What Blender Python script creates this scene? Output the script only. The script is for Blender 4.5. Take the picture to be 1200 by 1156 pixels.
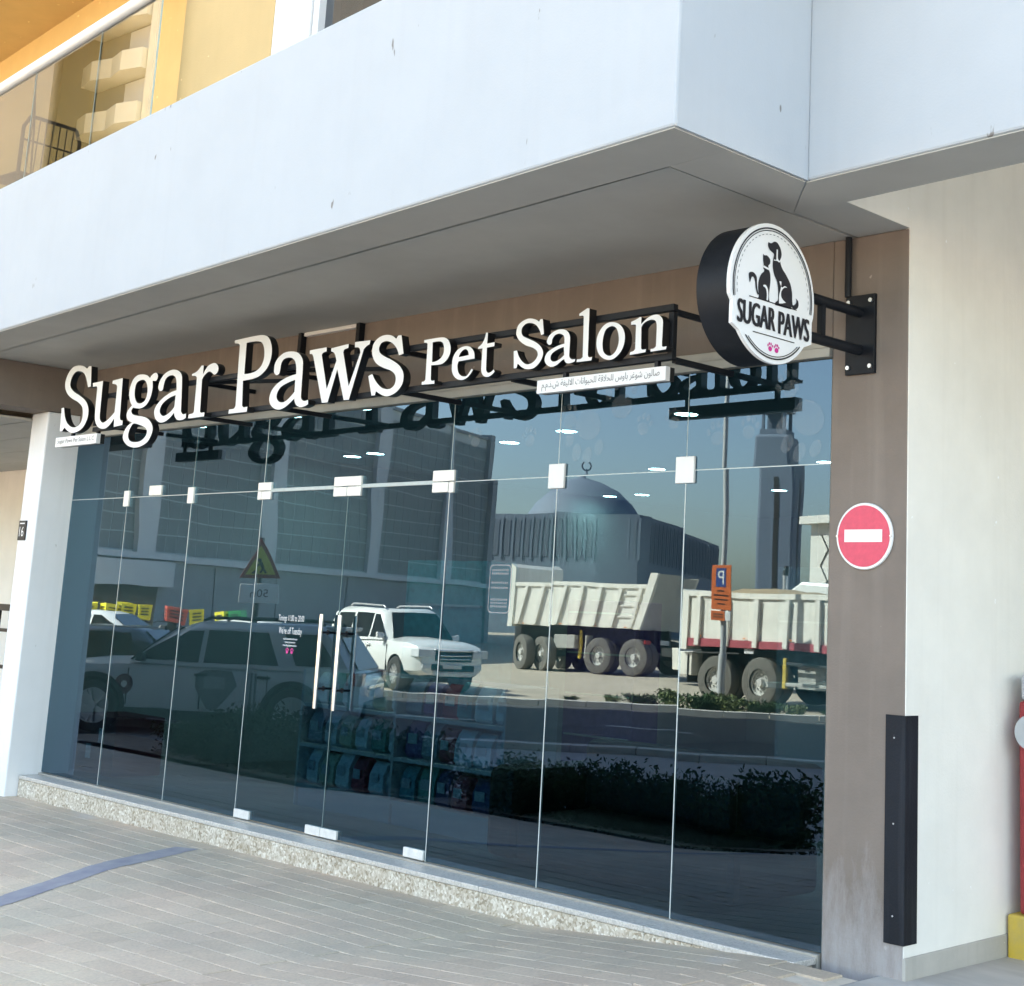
import bpy, bmesh, math, random
from mathutils import Vector, Matrix
from mathutils.geometry import tessellate_polygon
random.seed(7)
scene = bpy.context.scene
COL = scene.collection
for o in list(bpy.data.objects): bpy.data.objects.remove(o)
R_ = math.radians

# ------------------------------------------------------------------ camera
cd = bpy.data.cameras.new('camera')
cam = bpy.data.objects.new('camera', cd); COL.objects.link(cam)
cd.sensor_fit = 'HORIZONTAL'; cd.sensor_width = 36.0
cd.lens = 36.0 * 1693.48 / 1200.0
cd.shift_x = -(715.825 - 600) / 1200.0
cd.shift_y = -(578 - 412.97) / 1200.0
cd.clip_start = 0.05; cd.clip_end = 3000
yaw, pit, rol = -0.7691, 0.1833, 0.0473
F = Vector((math.sin(yaw) * math.cos(pit), math.cos(yaw) * math.cos(pit), math.sin(pit)))
R0 = Vector((math.cos(yaw), -math.sin(yaw), 0)); U0 = R0.cross(F)
Rv = math.cos(rol) * R0 + math.sin(rol) * U0; Uv = -math.sin(rol) * R0 + math.cos(rol) * U0
cam.matrix_world = Matrix(((Rv.x, Uv.x, -F.x, 3.4121), (Rv.y, Uv.y, -F.y, -5.9085), (Rv.z, Uv.z, -F.z, 1.5), (0, 0, 0, 1)))
scene.camera = cam

# ------------------------------------------------------------------ sky, sun, exposure
SUN_EL = R_(41); SUN_AZ = Vector((-0.72, 0.69)).normalized()      # towards the sun, behind the building
world = bpy.data.worlds.new('World'); scene.world = world; world.use_nodes = True
wn = world.node_tree; wn.nodes.clear()
sky = wn.nodes.new('ShaderNodeTexSky'); sky.sky_type = 'NISHITA'; sky.sun_disc = False
sky.sun_elevation = SUN_EL; sky.sun_rotation = math.atan2(SUN_AZ.x, SUN_AZ.y)
sky.air_density = 1.0; sky.dust_density = 2.0; sky.ozone_density = 1.0
bg = wn.nodes.new('ShaderNodeBackground'); bg.inputs['Strength'].default_value = 0.09
wo = wn.nodes.new('ShaderNodeOutputWorld')
wn.links.new(sky.outputs[0], bg.inputs[0]); wn.links.new(bg.outputs[0], wo.inputs[0])
sl = bpy.data.lights.new('sun', 'SUN'); sl.energy = 5.0; sl.angle = R_(0.53); sl.color = (1.0, 0.87, 0.73)
sun = bpy.data.objects.new('sun', sl); COL.objects.link(sun)
sd = Vector((SUN_AZ.x * math.cos(SUN_EL), SUN_AZ.y * math.cos(SUN_EL), math.sin(SUN_EL)))
sun.rotation_euler = sd.to_track_quat('Z', 'Y').to_euler(); sun.location = (-30, 20, 60)
scene.view_settings.view_transform = 'Standard'; scene.view_settings.look = 'None'
scene.view_settings.gamma = 1.0; scene.view_settings.exposure = 3.47
scene.view_settings.use_curve_mapping = False
scene.view_settings.use_white_balance = True            # the phone's white balance, set for open shade
scene.view_settings.white_balance_temperature = 8000; scene.view_settings.white_balance_tint = 8
scene.render.engine = 'CYCLES'
cy = scene.cycles
cy.use_denoising = True; cy.max_bounces = 10; cy.diffuse_bounces = 4; cy.glossy_bounces = 4
cy.transmission_bounces = 6; cy.transparent_max_bounces = 16
cy.sample_clamp_indirect = 8.0; cy.caustics_reflective = False; cy.caustics_refractive = False

# ------------------------------------------------------------------ helpers
def tag(o, label=None, cat=None, group=None, kind=None):
    if label: o['label'] = label
    if cat: o['category'] = cat
    if group: o['group'] = group
    if kind: o['kind'] = kind
    return o

def empty(name, loc=(0, 0, 0), rz=0.0, label=None, cat=None, group=None):
    o = bpy.data.objects.new(name, None); COL.objects.link(o)
    o.empty_display_size = 0.2
    o.location = loc; o.rotation_euler = (0, 0, rz)
    return tag(o, label, cat, group)

class MB:
    def __init__(s): s.v = []; s.f = []; s.m = []
    def add(s, vs, fs, mi=0):
        b = len(s.v); s.v += [tuple(p) for p in vs]
        for f in fs: s.f.append([b + i for i in f]); s.m.append(mi)
        return s
    def box(s, x0, x1, y0, y1, z0, z1, mi=0):
        return s.add([(x0, y0, z0), (x1, y0, z0), (x1, y1, z0), (x0, y1, z0), (x0, y0, z1), (x1, y0, z1), (x1, y1, z1), (x0, y1, z1)],
                     [(0, 3, 2, 1), (4, 5, 6, 7), (0, 1, 5, 4), (1, 2, 6, 5), (2, 3, 7, 6), (3, 0, 4, 7)], mi)
    def hexa(s, p, mi=0):                     # eight points: bottom ring, top ring
        return s.add(p, [(0, 3, 2, 1), (4, 5, 6, 7), (0, 1, 5, 4), (1, 2, 6, 5), (2, 3, 7, 6), (3, 0, 4, 7)], mi)
    def prism(s, poly, a, b, axis='y', mi=0): # poly (u,w) extruded along axis
        n = len(poly)
        def P(u, w, t):
            return {'y': (u, t, w), 'x': (t, u, w), 'z': (u, w, t)}[axis]
        vs = [P(u, w, a) for u, w in poly] + [P(u, w, b) for u, w in poly]
        fs = [tuple(range(n)), tuple(range(2 * n - 1, n - 1, -1))] + [(i, (i + 1) % n, n + (i + 1) % n, n + i) for i in range(n)]
        fs = [fs[0][::-1], fs[1][::-1]] + [f for f in fs[2:]]
        return s.add(vs, fs, mi)
    def cyl(s, p0, p1, r, n=12, r2=None, mi=0, caps=True):
        p0 = Vector(p0); p1 = Vector(p1); d = (p1 - p0).normalized()
        a = d.orthogonal().normalized(); b = d.cross(a); r2 = r if r2 is None else r2
        vs = []
        for p, q in ((p0, r), (p1, r2)):
            for i in range(n):
                t = 2 * math.pi * i / n; vs.append(p + a * (q * math.cos(t)) + b * (q * math.sin(t)))
        fs = [(i, (i + 1) % n, n + (i + 1) % n, n + i) for i in range(n)]
        if caps: fs += [tuple(range(n - 1, -1, -1)), tuple(range(n, 2 * n))]
        return s.add(vs, fs, mi)
    def bar(s, p0, p1, w, h=None, up=(0, 0, 1), mi=0):   # rectangular bar from p0 to p1
        p0 = Vector(p0); p1 = Vector(p1); h = w if h is None else h
        d = (p1 - p0).normalized(); u = Vector(up)
        sx = d.cross(u)
        if sx.length < 1e-4: sx = d.cross(Vector((1, 0, 0)))
        sx.normalize(); uu = sx.cross(d)
        q = [(-1, -1), (1, -1), (1, 1), (-1, 1)]
        vs = [p + sx * (a * w / 2) + uu * (b * h / 2) for p in (p0, p1) for a, b in q]
        return s.add(vs, [(0, 3, 2, 1), (4, 5, 6, 7), (0, 1, 5, 4), (1, 2, 6, 5), (2, 3, 7, 6), (3, 0, 4, 7)], mi)
    def tube(s, pts, r, n=8, mi=0):
        for a, b in zip(pts[:-1], pts[1:]): s.cyl(a, b, r, n, mi=mi)
        return s
    def lathe(s, prof, n=24, c=(0, 0, 0), axis='z', mi=0, caps=True):  # prof (r, h)
        vs = []; c = Vector(c)
        for r, h in prof:
            for i in range(n):
                t = 2 * math.pi * i / n; a, b = r * math.cos(t), r * math.sin(t)
                vs.append(c + Vector({'z': (a, b, h), 'y': (a, h, -b), 'x': (h, a, b)}[axis]))
        fs = []
        for k in range(len(prof) - 1):
            for i in range(n):
                j = (i + 1) % n; fs.append((k * n + i, k * n + j, (k + 1) * n + j, (k + 1) * n + i))
        if caps: fs += [tuple(range(n - 1, -1, -1)), tuple(range((len(prof) - 1) * n, len(prof) * n))]
        return s.add(vs, fs, mi)
    def mesh(s, name, mats, smooth=None):
        me = bpy.data.meshes.new(name); me.from_pydata(s.v, [], s.f)
        mats = mats if isinstance(mats, (list, tuple)) else [mats]
        for m in mats: me.materials.append(m)
        for p, mi in zip(me.polygons, s.m): p.material_index = mi
        me.update()
        if smooth is not None:
            for p in me.polygons: p.use_smooth = True
            me.set_sharp_from_angle(angle=R_(smooth))
        return me
    def build(s, name, mats, parent=None, smooth=None, world=True, bevel=0, label=None, cat=None, group=None, kind=None, fix=True):
        me = s.mesh(name, mats, smooth)
        if fix:
            bm = bmesh.new(); bm.from_mesh(me); bmesh.ops.recalc_face_normals(bm, faces=bm.faces); bm.to_mesh(me); bm.free()
        return put(name, me, parent, world, bevel, label, cat, group, kind)

def winv(parent):
    m = Matrix.Identity(4); q = parent; ch = []
    while q is not None: ch.append(q); q = q.parent
    for q in reversed(ch): m = m @ q.matrix_parent_inverse @ q.matrix_basis
    return m.inverted()

def put(name, me, parent=None, world=True, bevel=0, label=None, cat=None, group=None, kind=None):
    o = bpy.data.objects.new(name, me); COL.objects.link(o)
    if parent is not None:
        o.parent = parent
        if world: o.matrix_parent_inverse = winv(parent)
    if bevel:
        b = o.modifiers.new('bevel', 'BEVEL'); b.width = bevel; b.segments = 2; b.limit_method = 'ANGLE'; b.angle_limit = R_(40)
    return tag(o, label, cat, group, kind)

def copy_tree(o, parent=None):
    c = o.copy(); COL.objects.link(c); c.parent = parent
    for ch in list(o.children): copy_tree(ch, c)
    return c

# smooth closed outline through control points; '!' marks a corner
def outline(txt, step=5):
    P = []
    for t in txt.split():
        k = t.endswith('!'); a, b = t.rstrip('!').split(','); P.append((Vector((float(a), float(b))), k))
    n = len(P); out = []
    for i in range(n):
        p1, k1 = P[i]; p2, k2 = P[(i + 1) % n]
        p0 = P[i - 1][0]; p3 = P[(i + 2) % n][0]
        t1 = Vector((0, 0)) if k1 else (p2 - p0) * 0.5
        t2 = Vector((0, 0)) if k2 else (p3 - p1) * 0.5
        L = (p2 - p1).length
        if k1 and k2: out.append(p1.copy()); continue
        for t in (t1, t2):
            if t.length > L * 1.1: t *= L * 1.1 / t.length
        if k1: t1 = (p2 - p1) * 1.2 - t2 * 0.3
        if k2: t2 = (p2 - p1) * 1.2 - t1 * 0.3
        for j in range(step):
            u = j / step
            out.append((2*u**3-3*u*u+1)*p1 + (u**3-2*u*u+u)*t1 + (-2*u**3+3*u*u)*p2 + (u**3-u*u)*t2)
    return out

# filled shape with holes: front cap material 0, sides and back material 1. place(u, w, depth) -> xyz, depth 0 front, d back
def shape(mb, contours, place, d, fm=0, sm=1, back=True, swap=False):
    polys = [[Vector((p.x, p.y, 0)) for p in c] for c in contours]
    tris = tessellate_polygon(polys)
    flat = [p for c in polys for p in c]; n = len(flat)
    vs = [place(p.x, p.y, 0) for p in flat] + [place(p.x, p.y, d) for p in flat]
    b = len(mb.v); mb.v += [tuple(v) for v in vs]
    for t in tris:
        a, c, e = [flat[i] for i in t]
        ar = (c.x - a.x) * (e.y - a.y) - (c.y - a.y) * (e.x - a.x)
        if abs(ar) < 1e-12: continue
        t = list(t) if (ar > 0) != swap else list(t)[::-1]
        mb.f.append([b + i for i in t]); mb.m.append(fm)
        if back and d: mb.f.append([b + n + i for i in t[::-1]]); mb.m.append(sm)
    if d:
        k = 0
        for ci, c in enumerate(polys):
            m = len(c)
            area = sum(c[i].x * c[(i+1) % m].y - c[(i+1) % m].x * c[i].y for i in range(m))
            ccw = (area > 0) == (ci == 0)
            for i in range(m):
                i0, i1 = k + i, k + (i + 1) % m
                q = [i0, n + i0, n + i1, i1] if ccw != swap else [i1, n + i1, n + i0, i0]
                mb.f.append([b + j for j in q]); mb.m.append(sm)
            k += m
    return mb

def text_mesh(name, body, mat, size=1.0, width=None, height=None, align='CENTER'):
    cu = bpy.data.curves.new(name, 'FONT'); cu.body = body; cu.size = size; cu.align_x = align; cu.resolution_u = 3
    cu.space_character = 1.0
    o = bpy.data.objects.new(name, cu); COL.objects.link(o)
    me = bpy.data.meshes.new_from_object(o.evaluated_get(bpy.context.evaluated_depsgraph_get()))
    bpy.data.objects.remove(o); bpy.data.curves.remove(cu)
    xs = [v.co.x for v in me.vertices] or [0]; ys = [v.co.y for v in me.vertices] or [0]
    cx, cyy = (min(xs) + max(xs)) / 2, (min(ys) + max(ys)) / 2
    sx = width / (max(xs) - min(xs)) if width else 1
    sy = height / (max(ys) - min(ys)) if height else sx
    if not width: sx = sy
    for v in me.vertices: v.co.x = (v.co.x - cx) * sx; v.co.y = (v.co.y - cyy) * sy
    me.materials.clear(); me.materials.append(mat)
    return me

# ------------------------------------------------------------------ materials
def nodes(name):
    m = bpy.data.materials.new(name); m.use_nodes = True
    nt = m.node_tree; b = nt.nodes['Principled BSDF']
    return m, nt, b

def mat(name, col, rough=0.6, var=0.1, scale=5.0, bump=0.0, bscale=60.0, metal=0.0, spec=0.5, col2=None, stretch=(1, 1, 1), detail=6, coat=0.0):
    m, nt, b = nodes(name); N = nt.nodes; L = nt.links
    b.inputs['Roughness'].default_value = rough; b.inputs['Metallic'].default_value = metal
    b.inputs['Specular IOR Level'].default_value = spec; b.inputs['Coat Weight'].default_value = coat
    tc = N.new('ShaderNodeTexCoord'); mp = N.new('ShaderNodeMapping'); mp.inputs['Scale'].default_value = stretch
    L.new(tc.outputs['Object'], mp.inputs[0])
    nz = N.new('ShaderNodeTexNoise'); nz.inputs['Scale'].default_value = scale; nz.inputs['Detail'].default_value = detail; nz.inputs['Roughness'].default_value = 0.62
    L.new(mp.outputs[0], nz.inputs['Vector'])
    rp = N.new('ShaderNodeValToRGB'); rp.color_ramp.elements[0].position = 0.3; rp.color_ramp.elements[1].position = 0.7
    c = Vector(col[:3]); c2 = Vector(col2) if col2 else c * (1 + var)
    c1 = c if col2 else c * (1 - var)
    rp.color_ramp.elements[0].color = (*c1, 1); rp.color_ramp.elements[1].color = (*[min(x, 1) for x in c2], 1)
    L.new(nz.outputs['Fac'], rp.inputs[0]); L.new(rp.outputs[0], b.inputs['Base Color'])
    if bump:
        n2 = N.new('ShaderNodeTexNoise'); n2.inputs['Scale'].default_value = bscale; n2.inputs['Detail'].default_value = 4
        L.new(tc.outputs['Object'], n2.inputs['Vector'])
        bp = N.new('ShaderNodeBump'); bp.inputs['Strength'].default_value = bump; bp.inputs['Distance'].default_value = 0.01
        L.new(n2.outputs['Fac'], bp.inputs['Height']); L.new(bp.outputs[0], b.inputs['Normal'])
    return m

def streaked(name, col, stain, amount=0.5, rough=0.8, base_z=None, base_col=None, blot=0.15, bump=0.15, chip=None):
    """painted plaster: blotches, vertical runs, and scuffed lime near the ground"""
    m = mat(name, col, rough, blot, 2.2, bump, 90); nt = m.node_tree; N = nt.nodes; L = nt.links; b = N['Principled BSDF']
    src = b.inputs['Base Color'].links[0].from_socket
    tc = next(n for n in N if n.type == 'TEX_COORD')
    mp = N.new('ShaderNodeMapping'); mp.inputs['Scale'].default_value = (9, 9, 0.5); L.new(tc.outputs['Object'], mp.inputs[0])
    n1 = N.new('ShaderNodeTexNoise'); n1.inputs['Scale'].default_value = 1.3; n1.inputs['Detail'].default_value = 8; L.new(mp.outputs[0], n1.inputs['Vector'])
    r1 = N.new('ShaderNodeValToRGB'); r1.color_ramp.elements[0].position = 0.52; r1.color_ramp.elements[1].position = 0.78
    r1.color_ramp.elements[1].color = (amount, amount, amount, 1); L.new(n1.outputs['Fac'], r1.inputs[0])
    mx = N.new('ShaderNodeMix'); mx.data_type = 'RGBA'; L.new(r1.outputs[0], mx.inputs[0]); L.new(src, mx.inputs[6]); mx.inputs[7].default_value = (*stain, 1)
    out = mx.outputs[2]
    # chips
    vo = N.new('ShaderNodeTexNoise'); vo.inputs['Scale'].default_value = 14; vo.inputs['Detail'].default_value = 3; mc = N.new('ShaderNodeMapping'); mc.inputs['Scale'].default_value = (1, 1, .35) if chip else (1, 1, 1); L.new(tc.outputs['Object'], mc.inputs[0]); L.new(mc.outputs[0], vo.inputs['Vector'])
    r2 = N.new('ShaderNodeValToRGB'); r2.color_ramp.elements[0].position = 0.74; r2.color_ramp.elements[1].position = 0.77; L.new(vo.outputs['Fac'], r2.inputs[0])
    m2 = N.new('ShaderNodeMix'); m2.data_type = 'RGBA'; L.new(r2.outputs[0], m2.inputs[0]); L.new(out, m2.inputs[6]); m2.inputs[7].default_value = (*(chip or [min(1, c * 1.6 + .06) for c in col]), 1)
    out = m2.outputs[2]
    if base_z is not None:
        sp = N.new('ShaderNodeSeparateXYZ'); L.new(tc.outputs['Object'], sp.inputs[0])
        mr = N.new('ShaderNodeMapRange'); mr.inputs[1].default_value = base_z; mr.inputs[2].default_value = base_z - 0.7; mr.inputs[3].default_value = -0.35; mr.inputs[4].default_value = 0.3
        L.new(sp.outputs[2], mr.inputs[0])
        n3 = N.new('ShaderNodeTexNoise'); n3.inputs['Scale'].default_value = 2.2; n3.inputs['Detail'].default_value = 12; n3.inputs['Roughness'].default_value = .78; mb_ = N.new('ShaderNodeMapping'); mb_.inputs['Scale'].default_value = (5, 5, 1.3); L.new(tc.outputs['Object'], mb_.inputs[0]); L.new(mb_.outputs[0], n3.inputs['Vector'])
        ad = N.new('ShaderNodeMath'); L.new(mr.outputs[0], ad.inputs[0]); L.new(n3.outputs['Fac'], ad.inputs[1])
        r3 = N.new('ShaderNodeValToRGB'); r3.color_ramp.elements[0].position = 0.45; r3.color_ramp.elements[1].position = 0.85; r3.color_ramp.elements[1].color = (.75, .75, .75, 1); L.new(ad.outputs[0], r3.inputs[0])
        m3 = N.new('ShaderNodeMix'); m3.data_type = 'RGBA'; L.new(r3.outputs[0], m3.inputs[0]); L.new(out, m3.inputs[6]); m3.inputs[7].default_value = (*base_col, 1)
        out = m3.outputs[2]
    L.new(out, b.inputs['Base Color'])
    return m

def speckle(name, cols, scale=60, rough=0.5, bump=0.1):
    m, nt, b = nodes(name); N = nt.nodes; L = nt.links; b.inputs['Roughness'].default_value = rough
    tc = N.new('ShaderNodeTexCoord')
    v = N.new('ShaderNodeTexVoronoi'); v.inputs['Scale'].default_value = scale; L.new(tc.outputs['Object'], v.inputs['Vector'])
    bw = N.new('ShaderNodeSeparateColor'); L.new(v.outputs['Color'], bw.inputs[0])
    n = N.new('ShaderNodeTexNoise'); n.inputs['Scale'].default_value = scale * .12; n.inputs['Detail'].default_value = 5; L.new(tc.outputs['Object'], n.inputs['Vector'])
    mx = N.new('ShaderNodeMath'); mx.operation = 'MULTIPLY_ADD'; mx.inputs[1].default_value = .55; L.new(bw.outputs[0], mx.inputs[0])
    ml = N.new('ShaderNodeMath'); ml.operation = 'MULTIPLY'; ml.inputs[1].default_value = .45; L.new(n.outputs['Fac'], ml.inputs[0]); L.new(ml.outputs[0], mx.inputs[2])
    rp = N.new('ShaderNodeValToRGB'); rp.color_ramp.interpolation = 'LINEAR'
    el = rp.color_ramp.elements
    while len(el) < len(cols): el.new(0.5)
    for i, c in enumerate(cols): el[i].position = 0.15 + 0.7 * i / (len(cols) - 1); el[i].color = (*c, 1)
    L.new(mx.outputs[0], rp.inputs[0]); L.new(rp.outputs[0], b.inputs['Base Color'])
    bp = N.new('ShaderNodeBump'); bp.inputs['Strength'].default_value = bump; bp.inputs['Distance'].default_value = .006; L.new(mx.outputs[0], bp.inputs['Height']); L.new(bp.outputs[0], b.inputs['Normal'])
    return m

def glass_mat(name, tint, refl, base=0.1, gain=1.0, wob=0.0, wscale=1.2):
    """coated sheet glass: mirror-like reflection over a tinted see-through body"""
    m = bpy.data.materials.new(name); m.use_nodes = True; nt = m.node_tree; nt.nodes.clear(); N = nt.nodes; L = nt.links
    out = N.new('ShaderNodeOutputMaterial'); mix = N.new('ShaderNodeMixShader')
    tr = N.new('ShaderNodeBsdfTransparent'); tr.inputs[0].default_value = (*tint, 1)
    gl = N.new('ShaderNodeBsdfGlossy'); gl.inputs['Color'].default_value = (*refl, 1); gl.inputs['Roughness'].default_value = 0.0
    fr = N.new('ShaderNodeFresnel'); fr.inputs[0].default_value = 1.5
    ma = N.new('ShaderNodeMath'); ma.operation = 'MULTIPLY_ADD'; ma.inputs[1].default_value = gain; ma.inputs[2].default_value = base; ma.use_clamp = True
    L.new(fr.outputs[0], ma.inputs[0]); L.new(ma.outputs[0], mix.inputs[0]); L.new(tr.outputs[0], mix.inputs[1]); L.new(gl.outputs[0], mix.inputs[2]); L.new(mix.outputs[0], out.inputs[0])
    if wob:
        tc = N.new('ShaderNodeTexCoord'); nz = N.new('ShaderNodeTexNoise'); nz.inputs['Scale'].default_value = wscale; nz.inputs['Detail'].default_value = 1
        L.new(tc.outputs['Object'], nz.inputs['Vector'])
        bp = N.new('ShaderNodeBump'); bp.inputs['Strength'].default_value = 1.0; bp.inputs['Distance'].default_value = wob
        L.new(nz.outputs['Fac'], bp.inputs['Height']); L.new(bp.outputs[0], gl.inputs['Normal'])
    return m

def clear_mat(name, tint):
    m = bpy.data.materials.new(name); m.use_nodes = True; nt = m.node_tree; nt.nodes.clear()
    out = nt.nodes.new('ShaderNodeOutputMaterial'); tr = nt.nodes.new('ShaderNodeBsdfTransparent'); tr.inputs[0].default_value = (*tint, 1)
    nt.links.new(tr.outputs[0], out.inputs[0]); return m

def emit_mat(name, col, s):
    m = bpy.data.materials.new(name); m.use_nodes = True; nt = m.node_tree; nt.nodes.clear()
    out = nt.nodes.new('ShaderNodeOutputMaterial'); e = nt.nodes.new('ShaderNodeEmission'); e.inputs[0].default_value = (*col, 1); e.inputs[1].default_value = s
    nt.links.new(e.outputs[0], out.inputs[0]); return m

def film_mat(name, col, alpha):
    m, nt, b = nodes(name); b.inputs['Base Color'].default_value = (*col, 1); b.inputs['Alpha'].default_value = alpha; b.inputs['Roughness'].default_value = .5
    return m

def brick_mat(name):
    """concrete pavers: each piece its own shade, dust and tyre marks over them"""
    m, nt, b = nodes(name); N = nt.nodes; L = nt.links; b.inputs['Roughness'].default_value = .85
    g = N.new('ShaderNodeNewGeometry'); oi = N.new('ShaderNodeObjectInfo')
    ad = N.new('ShaderNodeMath'); L.new(g.outputs['Random Per Island'], ad.inputs[0]); L.new(oi.outputs['Random'], ad.inputs[1])
    fr = N.new('ShaderNodeMath'); fr.operation = 'FRACT'; L.new(ad.outputs[0], fr.inputs[0])
    rp = N.new('ShaderNodeValToRGB'); rp.color_ramp.elements[0].color = (.57, .47, .368, 1); rp.color_ramp.elements[1].color = (.645, .532, .418, 1); L.new(fr.outputs[0], rp.inputs[0])
    geo = g.outputs['Position']
    nz = N.new('ShaderNodeTexNoise'); nz.inputs['Scale'].default_value = .9; nz.inputs['Detail'].default_value = 7; nz.inputs['Roughness'].default_value = .65; L.new(geo, nz.inputs['Vector'])
    r2 = N.new('ShaderNodeValToRGB'); r2.color_ramp.elements[0].position = .32; r2.color_ramp.elements[1].position = .7
    r2.color_ramp.elements[0].color = (.76, .77, .79, 1); r2.color_ramp.elements[1].color = (1.10, 1.07, 1.04, 1); L.new(nz.outputs['Fac'], r2.inputs[0])
    mx = N.new('ShaderNodeMix'); mx.data_type = 'RGBA'; mx.blend_type = 'MULTIPLY'; mx.inputs[0].default_value = 1; L.new(rp.outputs[0], mx.inputs[6]); L.new(r2.outputs[0], mx.inputs[7])
    nh = N.new('ShaderNodeTexNoise'); nh.inputs['Scale'].default_value = .55; nh.inputs['Detail'].default_value = 4; L.new(geo, nh.inputs['Vector'])
    rh = N.new('ShaderNodeValToRGB'); rh.color_ramp.elements[0].position = .38; rh.color_ramp.elements[1].position = .62; rh.color_ramp.elements[0].color = (.96, 1.01, 1.0, 1); rh.color_ramp.elements[1].color = (1.05, .985, .97, 1); L.new(nh.outputs['Fac'], rh.inputs[0])
    mh = N.new('ShaderNodeMix'); mh.data_type = 'RGBA'; mh.blend_type = 'MULTIPLY'; mh.inputs[0].default_value = 1; L.new(mx.outputs[2], mh.inputs[6]); L.new(rh.outputs[0], mh.inputs[7]); mx = mh
    n2 = N.new('ShaderNodeTexNoise'); n2.inputs['Scale'].default_value = 70; n2.inputs['Detail'].default_value = 4; L.new(geo, n2.inputs['Vector'])
    r3 = N.new('ShaderNodeValToRGB'); r3.color_ramp.elements[0].position = .35; r3.color_ramp.elements[1].position = .65; r3.color_ramp.elements[0].color = (.9, .9, .9, 1); r3.color_ramp.elements[1].color = (1.06, 1.06, 1.06, 1); L.new(n2.outputs['Fac'], r3.inputs[0])
    m2 = N.new('ShaderNodeMix'); m2.data_type = 'RGBA'; m2.blend_type = 'MULTIPLY'; m2.inputs[0].default_value = 1; L.new(mx.outputs[2], m2.inputs[6]); L.new(r3.outputs[0], m2.inputs[7])
    # spilled lime patches
    n4 = N.new('ShaderNodeTexNoise'); n4.inputs['Scale'].default_value = 1.1; n4.inputs['Detail'].default_value = 3; mp = N.new('ShaderNodeMapping'); mp.inputs['Location'].default_value = (3.1, 1.7, 0); L.new(geo, mp.inputs[0]); L.new(mp.outputs[0], n4.inputs['Vector'])
    r4 = N.new('ShaderNodeValToRGB'); r4.color_ramp.elements[0].position = .66; r4.color_ramp.elements[1].position = .74; r4.color_ramp.elements[1].color = (.3, .3, .3, 1); L.new(n4.outputs['Fac'], r4.inputs[0])
    m4 = N.new('ShaderNodeMix'); m4.data_type = 'RGBA'; L.new(r4.outputs[0], m4.inputs[0]); L.new(m2.outputs[2], m4.inputs[6]); m4.inputs[7].default_value = (.55, .56, .58, 1)
    L.new(m4.outputs[2], b.inputs['Base Color'])
    bp = N.new('ShaderNodeBump'); bp.inputs['Strength'].default_value = .25; bp.inputs['Distance'].default_value = .004; L.new(n2.outputs['Fac'], bp.inputs['Height']); L.new(bp.outputs[0], b.inputs['Normal'])
    return m

M = {}
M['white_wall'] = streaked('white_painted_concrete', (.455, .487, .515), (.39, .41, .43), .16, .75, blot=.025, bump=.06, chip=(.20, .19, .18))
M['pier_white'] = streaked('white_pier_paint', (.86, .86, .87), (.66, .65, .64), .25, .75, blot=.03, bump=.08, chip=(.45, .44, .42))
M['yellow_dimmed'] = streaked('yellow_paint_dimmed', (.55, .395, .185), (.50, .35, .155), .2, .8, blot=.04)  # loggia yellow with its colour darkened to hold down light on the front wall
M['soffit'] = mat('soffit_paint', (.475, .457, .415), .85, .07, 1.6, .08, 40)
M['brown'] = streaked('brown_plaster', (.205, .165, .14), (.285, .24, .205), .4, .85, base_z=.75, base_col=(.40, .38, .38), blot=.12)
M['beige'] = streaked('beige_plaster', (.85, .815, .755), (.70, .66, .60), .25, .85, blot=.05)
M['skirting'] = streaked('cement_skirting', (.45, .42, .38), (.33, .31, .28), .5, .9, blot=.15)
M['yellow'] = streaked('yellow_paint', (.70, .49, .21), (.62, .42, .17), .2, .8, blot=.05)
M['granite'] = speckle('speckled_stone', [(.24, .19, .13), (.44, .37, .28), (.54, .47, .38), (.66, .60, .51), (.84, .80, .72)], 72, .55, .6)
M['sill'] = speckle('polished_stone', [(.43, .40, .36), (.53, .495, .45), (.61, .57, .52), (.67, .63, .575)], 110, .35, .08)
M['paver'] = brick_mat('concrete_paver')
M['joint'] = mat('joint_sand', (.66, .575, .475), .95, .12, 20)
M['bluepaint'] = mat('worn_blue_paint', (.245, .245, .30), .85, .12, 6, col2=(.37, .36, .375))
M['apron'] = mat('concrete_apron', (.33, .33, .32), .9, .12, 1.2, .1, 30)
M['drive'] = mat('smooth_concrete', (.50, .47, .43), .8, .18, 1.8, .1, 40, stretch=(.5, 2, 1))
M['asphalt'] = mat('asphalt', (.052, .052, .054), .9, .2, 2.0, .4, 120)
M['paintline'] = mat('road_paint', (.55, .55, .53), .8, .25, 8)
M['sand'] = mat('dusty_sand', (.40, .34, .265), .95, .16, 1.2, .4, 9)
M['kerb'] = mat('kerb_concrete', (.45, .43, .40), .9, .15, 3, .2, 40)
M['soil'] = mat('bed_soil', (.22, .18, .14), .95, .3, 6, .5, 30)
M['leaf'] = mat('leaf_green', (.034, .068, .026), .85, .45, 7, spec=.15)
M['leaf2'] = mat('dry_green_leaf', (.10, .13, .04), .6, .4, 7)
M['bark'] = mat('stem_bark', (.10, .07, .045), .9, .3, 20)
M['black_metal'] = mat('black_powder_coat', (.008, .010, .014), .5, .25, 12, .05, 80, spec=.25)
M['letter_white'] = mat('white_acrylic', (.79, .79, .79), .35, .012, 3)
M['letter_black'] = mat('letter_return_black', (.008, .008, .009), .35, .2, 8)
M['steel'] = mat('brushed_steel', (.62, .62, .62), .34, .12, 40, .1, 200, metal=1.0, stretch=(1, 1, 12))
M['chrome'] = mat('polished_steel', (.78, .78, .78), .18, .05, 5, metal=1.0)
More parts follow.
